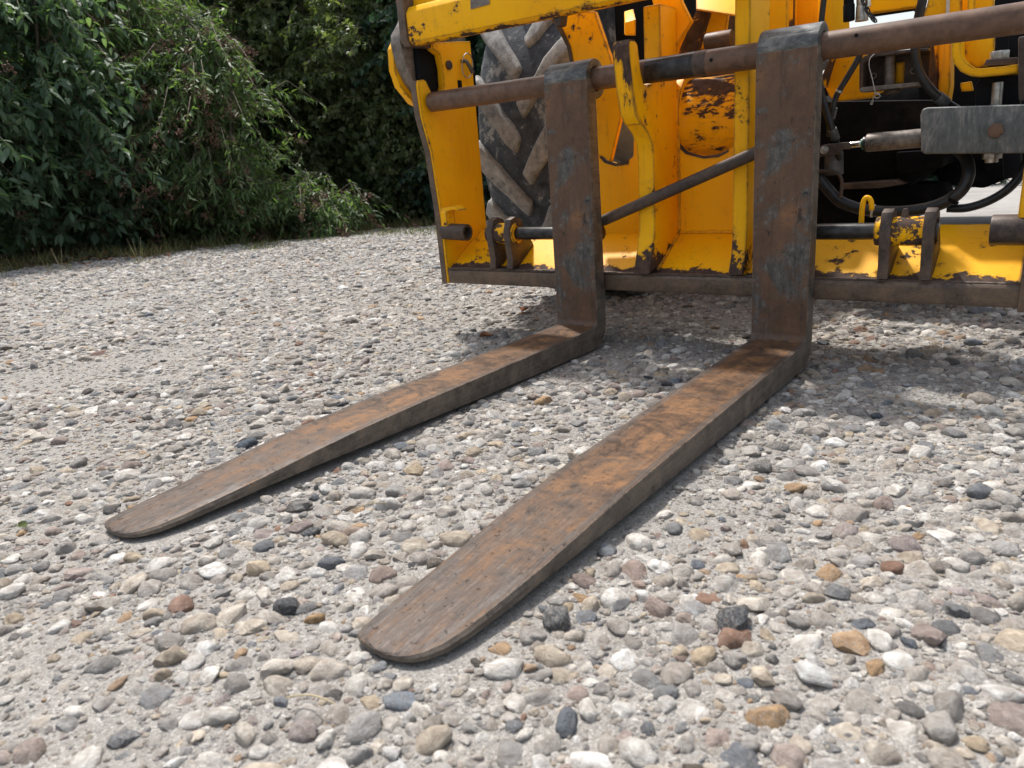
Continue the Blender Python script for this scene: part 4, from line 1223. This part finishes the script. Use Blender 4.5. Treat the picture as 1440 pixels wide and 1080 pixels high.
for j in hero:
    if colr[j].mean() < 0.13:
        colr[j] = colr[j] * 0.6 + np.array([0.085, 0.09, 0.098])
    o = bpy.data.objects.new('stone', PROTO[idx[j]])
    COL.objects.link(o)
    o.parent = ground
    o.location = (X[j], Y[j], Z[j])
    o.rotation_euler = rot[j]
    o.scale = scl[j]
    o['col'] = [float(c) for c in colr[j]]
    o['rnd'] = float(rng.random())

# stones that stand out in the picture: black flints and a few pale cobbles
SPECIAL = [((-0.115, -1.245), 0.046, (0.050, 0.054, 0.062), 2, 'black angular flint lying beside the fork tip'),
           ((0.33, -1.02), 0.042, (0.055, 0.06, 0.07), 4, 'dark blue flint half sunk in the dust'),
           ((0.165, -1.11), 0.042, (0.075, 0.08, 0.085), 6, 'dark broken flint among pale pebbles')]
for (sx, sy_), ss, cc, pi_, lb in SPECIAL:
    o = bpy.data.objects.new('stone', PROTO[pi_])
    COL.objects.link(o)
    o.parent = ground
    o.location = (sx, sy_, float(ground_z(sx, sy_)) + ss * 0.12)
    o.rotation_euler = (0.25, -0.1, random.uniform(0, 6))
    o.scale = (ss * 0.5, ss * 0.5, ss * 0.42)
    o['col'] = [float(c) for c in cc]
    o['rnd'] = random.random()
    o['label'] = lb

gm = bpy.data.meshes.new('gravel')
P_ = np.stack([X[rest], Y[rest], Z[rest]], 1)
gm.vertices.add(len(P_))
gm.vertices.foreach_set('co', P_.astype(np.float32).ravel())


def put_attr(nm, typ, arr, key):
    at = gm.attributes.new(nm, typ, 'POINT')
    at.data.foreach_set(key, arr.ravel())


put_attr('idx', 'INT', idx[rest].astype(np.int32), 'value')
put_attr('rot', 'FLOAT_VECTOR', rot[rest].astype(np.float32), 'vector')
put_attr('scl', 'FLOAT_VECTOR', scl[rest].astype(np.float32), 'vector')
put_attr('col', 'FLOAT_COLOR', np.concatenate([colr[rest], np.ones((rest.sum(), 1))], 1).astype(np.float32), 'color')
put_attr('rnd', 'FLOAT', rng.random(rest.sum()).astype(np.float32), 'value')
gravel = link('gravel', gm, STONE, ground)
gravel['kind'] = 'stuff'
gravel['label'] = 'loose mixed flint gravel bedded in pale dust'
ng = bpy.data.node_groups.new('gravel_scatter', 'GeometryNodeTree')
ng.interface.new_socket('Geometry', in_out='INPUT', socket_type='NodeSocketGeometry')
ng.interface.new_socket('Geometry', in_out='OUTPUT', socket_type='NodeSocketGeometry')
gi, go = ng.nodes.new('NodeGroupInput'), ng.nodes.new('NodeGroupOutput')
ci = ng.nodes.new('GeometryNodeCollectionInfo')
ci.inputs['Collection'].default_value = proto_col
ci.inputs['Separate Children'].default_value = True
ci.inputs['Reset Children'].default_value = True
ip = ng.nodes.new('GeometryNodeInstanceOnPoints')
ip.inputs['Pick Instance'].default_value = True


def named(nm, dt):
    nd = ng.nodes.new('GeometryNodeInputNamedAttribute')
    nd.data_type = dt
    nd.inputs[0].default_value = nm
    return nd.outputs['Attribute']


e2r = ng.nodes.new('FunctionNodeEulerToRotation')
ng.links.new(named('rot', 'FLOAT_VECTOR'), e2r.inputs[0])
ng.links.new(gi.outputs[0], ip.inputs['Points'])
ng.links.new(ci.outputs[0], ip.inputs['Instance'])
ng.links.new(named('idx', 'INT'), ip.inputs['Instance Index'])
ng.links.new(e2r.outputs[0], ip.inputs['Rotation'])
ng.links.new(named('scl', 'FLOAT_VECTOR'), ip.inputs['Scale'])
ng.links.new(ip.outputs[0], go.inputs[0])
gmod = gravel.modifiers.new('scatter', 'NODES')
gmod.node_group = ng

# ------------------------------------------------------------------ foliage


def norm(a):
    return a / np.maximum(np.linalg.norm(a, axis=1, keepdims=True), 1e-9)


def leaves(B, D, Nn, L, Wd, lv, droop=0.25, fold=0.35):
    """B base, D direction, Nn normal, L length, Wd width (arrays): eight-triangle folded leaf blades"""
    n = len(B)
    D = norm(D)
    Sd = norm(np.cross(D, Nn))
    Nn = np.cross(Sd, D)
    L, Wd = L[:, None], Wd[:, None]
    pts = [B]
    for t, w in ((0.30, 0.95), (0.66, 0.80)):
        c = B + D * L * t - Nn * L * droop * t * t
        pts += [c - Sd * Wd * w * 0.5 + Nn * Wd * fold * 0.5 * w, c, c + Sd * Wd * w * 0.5 + Nn * Wd * fold * 0.5 * w]
    pts.append(B + D * L - Nn * L * droop)
    V = np.stack(pts, 1).reshape(-1, 3)
    T = np.array([(0, 2, 1), (0, 3, 2), (1, 2, 5), (1, 5, 4), (2, 3, 6), (2, 6, 5), (4, 5, 7), (5, 6, 7)])
    F = (np.arange(n)[:, None, None] * 8 + T[None]).reshape(-1, 3)
    return V, F, np.repeat(lv, 8)


def leaves4(B, D, Nn, L, Wd, lv, droop=0.2, fold=0.3):
    n = len(B)
    D = norm(D)
    Sd = norm(np.cross(D, Nn))
    Nn = np.cross(Sd, D)
    L, Wd = L[:, None], Wd[:, None]
    c = B + D * L * 0.45
    V = np.stack([B, c - Sd * Wd * 0.5 + Nn * Wd * fold * 0.4, c - Nn * L * 0.03, c + Sd * Wd * 0.5 + Nn * Wd * fold * 0.4, B + D * L - Nn * L * droop], 1).reshape(-1, 3)
    T = np.array([(0, 2, 1), (0, 3, 2), (1, 2, 4), (2, 3, 4)])
    F = (np.arange(n)[:, None, None] * 5 + T[None]).reshape(-1, 3)
    return V, F, np.repeat(lv, 5)


def strips(P0, P1_, P2, r0):
    """thin three-sided twigs through three points each"""
    n = len(P0)
    D = norm(P2 - P0)
    U = norm(np.cross(D, np.tile([0.3, 0.2, 0.93], (n, 1))))
    Wv = np.cross(D, U)
    V = []
    for P, r in ((P0, r0), (P1_, r0 * 0.8), (P2, r0 * 0.35)):
        for k in range(3):
            a = 2.0944 * k
            V.append(P + (U * math.cos(a) + Wv * math.sin(a)) * r)
    V = np.stack(V, 1).reshape(-1, 3)
    T = []
    for q in range(2):
        for k in range(3):
            a, b = q * 3 + k, q * 3 + (k + 1) % 3
            T.append((a, b, b + 3, a + 3))
    F = (np.arange(n)[:, None, None] * 9 + np.array(T)[None]).reshape(-1, 4)
    return V, F


def shrub(name, label, cat, c, rad3, n_twig, per, Llen, Lwid, mat, group, droop_dir=0.55, seed_heads=0, twig_len=(0.45, 0.8), face=None, lumps=0.22, small=False, lean=(0, 0), fill=0, stems=6, trunk_mat=None, leaf_droop=0.25, crown='foliage', sprays=0, clump=0):
    cx_, cy_ = c
    rx, ry, h = rad3
    root = thing(name, label, cat, (cx_, cy_, float(ground_z(cx_, cy_))), group, machine=False)
    th = rng.uniform(0, 2 * math.pi, n_twig)
    if face is not None:
        k = rng.random(n_twig) < 0.78
        th[k] = face + rng.normal(0, 0.75, k.sum())
    zf = np.clip(rng.beta(1.15, 1.15, n_twig), 0.01, 1)
    cl_depth = 1.0
    if clump:
        which = rng.integers(0, clump, n_twig)
        thc = rng.uniform(0, 2 * math.pi, clump)
        kc = rng.random(clump) < 0.8
        if face is not None:
            thc[kc] = face + rng.normal(0, 0.8, kc.sum())
        zc = rng.uniform(0.03, 1.0, clump)
        th = thc[which] + rng.normal(0, 0.17, n_twig)
        zf = np.clip(zc[which] + rng.normal(0, 0.045, n_twig), 0.01, 1)
        cl_depth = (1 + rng.uniform(-0.24, 0.14, clump))[which]
    prof = np.sqrt(np.clip(1 - np.clip((zf - 0.30) / 0.70, 0, 1) ** 2, 0.02, 1)) * (0.86 + 0.14 * np.clip(zf / 0.3, 0, 1))
    lump = 1 + lumps * (vnoise(th * 1.6, zf * 4.0, 1.0, hash(label) % 50) - 0.5) * 2 + rng.normal(0, 0.07, n_twig)
    depth = 1 - rng.random(n_twig) ** 2.2 * 0.55
    R_ = prof * lump * depth * cl_depth
    tip = np.stack([np.cos(th) * rx * R_ + lean[0] * zf, np.sin(th) * ry * R_ + lean[1] * zf, zf * h], 1)
    out = norm(np.stack([np.cos(th), np.sin(th), np.zeros(n_twig)], 1) + rng.normal(0, 0.35, (n_twig, 3)))
    tl = rng.uniform(*twig_len, n_twig)[:, None]
    st = tip - out * tl * 0.85 + np.array([0, 0, 1.0]) * tl * rng.uniform(-0.25, droop_dir, n_twig)[:, None]
    st[:, 2] = np.maximum(st[:, 2], 0.05)
    mid = (st + tip) / 2 + np.array([0, 0, 1.0]) * tl * 0.16
    tip[:, 2] = np.maximum(tip[:, 2], 0.03)
    if sprays:                                   # long arching branches that stand clear of the mass
        q = np.arange(sprays)
        a_ = (face or 0) + rng.normal(0, 0.8, sprays)
        zs = rng.uniform(0.25, 1.0, sprays)
        o_ = np.stack([np.cos(a_), np.sin(a_), np.zeros(sprays)], 1)
        ln = rng.uniform(0.45, 0.85, sprays)[:, None]
        pr_ = np.sqrt(np.clip(1 - np.clip((zs - 0.3) / 0.7, 0, 1) ** 2, 0.05, 1))[:, None]
        b0 = o_ * np.array([rx, ry, 0]) * pr_ * 0.62
        b0[:, 2] = zs * h * 0.92
        st[q], mid[q] = b0, b0 + o_ * ln * 0.42 + np.array([0, 0, 1.0]) * ln * 0.22
        tip[q] = b0 + o_ * ln * 0.82 - np.array([0, 0, 1.0]) * ln * rng.uniform(0.0, 0.35, sprays)[:, None]
        tip[q, 2] = np.maximum(tip[q, 2], 0.06)
    # leaves in pairs along the twig
    u = np.linspace(0.12, 1.0, per)[None, :, None]
    Pq = (1 - u) ** 2 * st[:, None] + 2 * u * (1 - u) * mid[:, None] + u ** 2 * tip[:, None]
    Tq = norm(((2 * (1 - u)) * (mid - st)[:, None] + 2 * u * (tip - mid)[:, None]).reshape(-1, 3))
    Pq = Pq.reshape(-1, 3)
    n = len(Pq)
    side = norm(np.cross(Tq, np.tile([0, 0, 1.0], (n, 1))) + 1e-6)
    ang = rng.uniform(0, 2 * math.pi, n)
    upv = np.cross(side, Tq)
    rad_dir = side * np.cos(ang)[:, None] + upv * np.sin(ang)[:, None]
    D = norm(Tq * 0.55 + rad_dir * 0.8 + np.array([0, 0, -0.30]) + rng.normal(0, 0.18, (n, 3)))
    Nn = norm(np.array([0, 0, 1.0]) + rng.normal(0, 0.45, (n, 3)) + rad_dir * 0.25)
    tw_lv = np.repeat(rng.random(n_twig), per)
    lv = np.clip(0.05 + 0.62 * tw_lv + rng.normal(0, 0.18, n), 0, 1)
    lv = np.where(rng.random(n) < 0.03, np.clip(lv + 0.4, 0, 1), lv)
    Ls = Llen * rng.uniform(0.6, 1.2, n)
    fn = leaves4 if small else leaves
    V, F, A = fn(Pq, D, Nn, Ls, Ls / Llen * Lwid * rng.uniform(0.8, 1.15, n), lv, leaf_droop)
    if fill:
        zf2 = rng.random(fill)
        th2 = rng.uniform(0, 2 * math.pi, fill)
        r2 = np.sqrt(np.clip(1 - np.clip((zf2 - 0.3) / 0.7, 0, 1) ** 2, 0.02, 1)) * 0.62 * rng.random(fill) ** 0.5
        B2 = np.stack([np.cos(th2) * rx * r2 + lean[0] * zf2, np.sin(th2) * ry * r2 + lean[1] * zf2, zf2 * h * 0.95], 1)
        V2, F2, A2 = leaves4(B2, rng.normal(0, 1, (fill, 3)), rng.normal(0, 1, (fill, 3)), np.full(fill, Llen * 1.5), np.full(fill, Lwid * 1.8), rng.uniform(0, 0.4, fill))
        F = np.concatenate([F, F2 + len(V)])
        V, A = np.concatenate([V, V2]), np.concatenate([A, A2])
    fo = np_mesh(crown, V, F, mat, root, {'lv': ('POINT', A)})
    VS, FS = strips(st, mid, tip, np.full((n_twig, 1), 0.0035))
    np_mesh('twigs', VS, FS, TWIG, root)['kind'] = 'stuff'
    mb = MB()
    for k in range(stems):
        a = 2 * math.pi * k / stems + random.uniform(-0.4, 0.4)
        rr = random.uniform(0.35, 0.7)
        mb.tube([(0.08 * math.cos(a), 0.08 * math.sin(a), -0.05), (0.22 * rx * math.cos(a), 0.22 * ry * math.sin(a), h * 0.3), (rr * rx * math.cos(a) + lean[0] * 0.8, rr * ry * math.sin(a) + lean[1] * 0.8, h * 0.8)], [0.03 if stems > 1 else 0.09, 0.008 if stems > 1 else 0.02], 7, 4)
    build('trunk' if stems <= 2 else 'stem', mb, trunk_mat or BARK, root)
    if seed_heads:
        pick = rng.choice(n_twig, seed_heads, replace=False)
        B, Dd = [], []
        for q in pick:
            d0 = norm((tip[q] - mid[q])[None])[0]
            for s_ in range(46):
                u_ = rng.random()
                w_ = 0.034 * (1 - u_ * 0.75)
                B.append(tip[q] + d0 * (u_ * 0.17) + rng.normal(0, w_, 3))
                Dd.append(d0 + rng.normal(0, 0.9, 3))
        B, Dd = np.array(B), np.array(Dd)
        nn = len(B)
        V3, F3, A3 = leaves4(B, Dd, rng.normal(0, 1, (nn, 3)), rng.uniform(0.016, 0.032, nn), rng.uniform(0.007, 0.014, nn), np.zeros(nn))
        so = np_mesh('seed_head', V3, F3, SEED, root)
        so['kind'] = 'stuff'
        so['label'] = 'drooping rust-brown seed heads'
    return root


G1 = 'shrubs along the edge of the yard'
G2 = 'dark evergreens behind the yard'
EAST = -0.35
# broad-leaved bushes along the hedge side
shrub('broad_leaved_bush', 'broad-leaved grey-green bush overhanging the gravel at the picture edge', 'shrub', (-6.55, 0.25), (1.15, 1.0, 2.4), 620, 20, 0.105, 0.044, LEAF_BUD, G1, 0.6, 14, face=EAST, fill=1300, sprays=80, clump=46)
shrub('broad_leaved_bush', 'tall broad-leaved bush with drooping sprays, next along the hedge', 'shrub', (-6.95, 1.45), (1.40, 0.95, 2.8), 760, 20, 0.098, 0.040, LEAF_BUD, G1, 0.6, 40, face=EAST, fill=1300, sprays=100, clump=56)
shrub('narrow_leaved_bush', 'bright narrow-leaved bush with rust-brown seed heads above the drooping sprays', 'shrub', (-7.3, 2.5), (1.5, 1.0, 2.9), 900, 24, 0.088, 0.021, LEAF_ELD, G1, 0.5, 190, face=EAST - 0.2, fill=1300, sprays=100, clump=56)
shrub('narrow_leaved_bush', 'narrow-leaved bush with brown seed heads reaching out low over the gravel', 'shrub', (-6.1, 2.7), (0.85, 0.80, 1.95), 640, 22, 0.085, 0.020, LEAF_ELD, G1, 0.45, 110, face=EAST - 0.3, fill=700, sprays=50, clump=34)
shrub('narrow_leaved_bush', 'low sprawling bush with pale leaves at the corner of the yard', 'shrub', (-5.35, 3.05), (0.62, 0.5, 0.5), 170, 16, 0.075, 0.021, LEAF_ELD, G1, 0.3, 30, face=EAST, fill=200, twig_len=(0.3, 0.5), sprays=12)
# evergreen trees at the back
EV = [
    ((-6.9, 4.2), (1.25, 1.0, 3.3), LEAF_OLV, 'olive_tree', 'olive-green small-leaved tree rising behind the seed-head bush', 'tree', 800, 0.062, 0.036),
    ((-5.7, 4.75), (1.15, 0.95, 3.6), LEAF_OLV, 'olive_tree', 'olive-tinted tree with bare twigs behind the corner of the yard', 'tree', 800, 0.062, 0.036),
    ((-4.75, 5.0), (1.05, 0.95, 3.4), LEAF_IVY, 'evergreen_tree', 'dark ivy-clad tree at the back, beside the olive-tinted tree', 'tree', 620, 0.075, 0.062),
    ((-3.75, 5.15), (1.05, 0.95, 3.5), LEAF_IVY, 'evergreen_tree', 'very dark evergreen showing beside the yellow carriage edge', 'tree', 620, 0.075, 0.062),
    ((-2.75, 5.5), (1.0, 0.95, 3.3), LEAF_IVY, 'evergreen_tree', 'dark evergreen glimpsed between tyre and carriage', 'tree', 420, 0.075, 0.062),
]
for c, r3, lm, nm, lb, ct, nt, ll, lw in EV:
    shrub(nm, lb, ct, c, r3, nt, 26, ll, lw, lm, G2, 0.4, 0, twig_len=(0.3, 0.6), face=-math.pi / 2 + 0.4, lumps=0.2, clump=52, small=True, fill=9000, stems=1 if 'tree' in nm else 5, crown='crown')
BK = [((-9.9, 5.2), (1.9, 1.6, 5.6), 'tall dark tree furthest back behind the angle of the hedges'), ((-10.8, 2.4), (1.8, 1.8, 5.2), 'tall dark tree far behind the broad-leaved bushes'), ((-7.9, 4.9), (1.3, 1.1, 4.8), 'tall dark tree in the angle between the two hedges'), ((-8.9, 3.4), (1.6, 1.4, 5.2), 'tall dark tree rising behind the seed-head bushes'), ((-8.0, 6.2), (1.9, 1.5, 5.8), 'tall dark tree closing the gap behind the olive-green tree'),
      ((-5.6, 6.9), (1.9, 1.4, 5.6), 'tall dark tree behind the ivy-clad tree'), ((-3.4, 7.2), (1.5, 1.4, 5.0), 'tall dark tree behind the evergreens by the carriage'), ((-9.2, 0.6), (1.6, 1.6, 4.6), 'tall dark tree behind the broad-leaved bushes')]
for c, r3, lb in BK:
    shrub('evergreen_tree', lb, 'tree', c, r3, 620, 22, 0.085, 0.06, LEAF_IVY, G2, 0.4, 0, twig_len=(0.4, 0.8), face=-math.pi / 2 + 0.5, lumps=0.3, clump=50, small=True, fill=16000, stems=1, crown='crown')
# low hedge far off beyond the machine
for c, lb in (((-0.55, 8.2), 'low rounded bush far off under the machine'), ((0.75, 8.6), 'low bush far off beside the end of the carriage'), ((2.1, 8.8), 'low bush far off at the end of the row'), ((-1.7, 8.6), 'low bush far off behind the black underside')):
    shrub('distant_bush', lb, 'shrub', c, (0.75, 0.6, 1.15), 160, 16, 0.07, 0.05, LEAF_IVY, 'bushes across the far side of the yard', 0.4, 0, twig_len=(0.25, 0.45), face=-1.4, small=True, fill=700)

# ------------------------------------------------------------------ weeds, grass, litter


def grass_tuft(n, spread, hmin, hmax):
    a = rng.uniform(0, 2 * math.pi, n)
    r = spread * np.sqrt(rng.random(n))
    B = np.stack([r * np.cos(a), r * np.sin(a), np.zeros(n)], 1)
    D = np.stack([np.cos(a) * 0.35, np.sin(a) * 0.35, np.ones(n)], 1) + rng.normal(0, 0.22, (n, 3))
    L = rng.uniform(hmin, hmax, n)
    return leaves(B, D, rng.normal(0, 1, (n, 3)), L, L * 0.016 + 0.001, rng.random(n), 0.3, 0.2)


# short grass patch and dry verge grass: uncountable
gxs, gys = [], []
nb = 9000
bx, by_ = rng.uniform(-6.4, -1.0, nb), rng.uniform(-0.4, 5.6, nb)
vgv = verge(bx, by_)
edge_k = (vgv > 0.25) & (vgv < 1.01) & (rng.random(nb) < np.where(vgv > 0.98, 0.45, 0.9))
patch_k = (np.exp(-(((bx + 3.9) / 0.85) ** 2 + ((by_ - 3.1) / 0.22) ** 2)) + 0.8 * np.exp(-(((bx + 4.9) / 0.35) ** 2 + ((by_ - 2.2) / 0.3) ** 2)) > rng.random(nb) * 1.1)
kk = edge_k | patch_k
bx, by_, pk = bx[kk], by_[kk], patch_k[kk]
nb = len(bx)
a = rng.uniform(0, 6.283, (nb, 5))
Bg = np.stack([(bx[:, None] + rng.normal(0, 0.03, (nb, 5))).ravel(), (by_[:, None] + rng.normal(0, 0.03, (nb, 5))).ravel()], 1)
Bz = ground_z(Bg[:, 0], Bg[:, 1])
pk5 = np.repeat(pk, 5)
Lg = np.where(pk5, rng.uniform(0.025, 0.07, nb * 5), rng.uniform(0.03, 0.13, nb * 5) * rng.uniform(0.5, 1.3, nb * 5))
V, F, A = leaves4(np.concatenate([Bg, Bz[:, None]], 1), np.stack([np.cos(a.ravel()) * 0.5, np.sin(a.ravel()) * 0.5, np.ones(nb * 5)], 1), rng.normal(0, 1, (nb * 5, 3)), Lg, np.full(nb * 5, 0.005),
                  np.where(pk5, rng.uniform(0.1, 0.7, nb * 5), rng.uniform(0.2, 1.0, nb * 5)))
go_ = np_mesh('grass', V, F, LEAF_GRS, None, {'lv': ('POINT', A)})
tag(go_, 'thin green and straw-coloured grass along the hedge foot', 'grass', kind='stuff')

WEEDS = [((-5.02, 0.66), 0.13, 'green weed with a dry flower stalk at the hedge foot'), ((-5.10, 0.30), 0.10, 'small grassy weed nearest the picture corner'), ((-4.85, 1.12), 0.15, 'thin yellow-green weed standing out on the gravel'),
         ((-4.1, 3.75), 0.14, 'upright grass tuft in front of the dark evergreens')]
for (wx, wy), hh, lb in WEEDS:
    rt = thing('weed', lb, 'weed', (wx, wy, float(ground_z(wx, wy))), 'weeds on the edge of the gravel', machine=False)
    V, F, A = grass_tuft(26, 0.075, hh * 0.25, hh)
    np_mesh('leaves', V, F, LEAF_GRS, rt, {'lv': ('POINT', A)})
    mb = MB()
    for q in range(3):
        dx, dy = random.uniform(-0.05, 0.05), random.uniform(-0.05, 0.05)
        mb.tube([(0, 0, 0), (dx * 0.6, dy * 0.6, hh * 0.7), (dx, dy, hh * 1.25)], [0.0011, 0.0006], 5, 3)
    build('stalk', mb, STRAW, rt)

# fallen leaves at the foot of the hedge
nl = 9000
lx, ly = rng.uniform(-6.6, -1.0, nl), rng.uniform(-0.6, 5.8, nl)
k = np.maximum(verge(lx, ly), 0.55 * verge(lx - 0.22, ly + 0.15)) > rng.uniform(0.02, 0.9, nl)
lx, ly = lx[k], ly[k]
nl = len(lx)
V, F, A = leaves4(np.stack([lx, ly, ground_z(lx, ly) + 0.008], 1), np.concatenate([rng.normal(0, 1, (nl, 2)), rng.normal(0, 0.2, (nl, 1))], 1), np.tile([0, 0, 1.0], (nl, 1)) + rng.normal(0, 0.3, (nl, 3)),
                  rng.uniform(0.03, 0.08, nl), rng.uniform(0.015, 0.035, nl), np.zeros(nl))
lo_ = np_mesh('fallen_leaves', V, F, DEADLEAF, None)
tag(lo_, 'brown dead leaves littering the soil under the hedge', 'leaf litter', kind='stuff')


def curled_leaf(x, y, size, mat, label, rz):
    ml = MB()
    m_ = 7
    pts, F_ = [], []
    for i in range(m_):
        t = i / (m_ - 1)
        w = math.sin(math.pi * min(1, t * 0.92 + 0.06)) ** 0.8 * 0.32
        for j in range(5):
            s_ = (j - 2) / 2
            jag = 1 + (0.18 if i % 2 else -0.12) * abs(s_)
            pts.append(((t - 0.5) * size, s_ * w * size * jag, size * (0.10 + 0.32 * s_ * s_ * (0.6 + 0.4 * math.sin(5 * t)) + 0.18 * (t - 0.5) ** 2)))
    for i in range(m_ - 1):
        for j in range(4):
            F_.append((i * 5 + j, (i + 1) * 5 + j, (i + 1) * 5 + j + 1, i * 5 + j + 1))
    ml.add(pts, F_)
    o = build('dead_leaf', ml, mat, None)
    o.location = (x, y, float(ground_z(x, y)) + 0.004)
    o.rotation_euler = (0.1, -0.1, rz)
    tag(o, label, 'leaf', 'dead leaves on the gravel')


curled_leaf(-0.80, 0.02, 0.040, DEADLEAF, 'curled brown dead leaf on gravel between hedge and fork heel', 0.6)
curled_leaf(-0.93, 0.40, 0.050, DEADLEAF, 'reddish dead leaf in the shade under the wear bar', 1.9)
curled_leaf(-0.66, -1.31, 0.022, LEAF_GRS, 'tiny yellow-green curled leaf near a fork tip', 0.2)
for (x, y, rz, L_, lb) in ((-0.215, -1.02, 1.0, 0.055, 'short pale straw lying beside the broad fork blade'), (0.05, -1.345, 0.35, 0.05, 'pale straw lying flat below the broad fork tip')):
    mb = MB()
    mb.tube([(-L_ / 2, 0, 0.010), (0, 0.003, 0.014), (L_ / 2, 0, 0.011)], 0.0009, 6, 4)
    o = build('straw', mb, STRAW, None)
    o.location = (x, y, float(ground_z(x, y)) + 0.006)
    o.rotation_euler = (0, 0, rz)
    tag(o, lb, 'straw', 'bits of straw on the gravel')
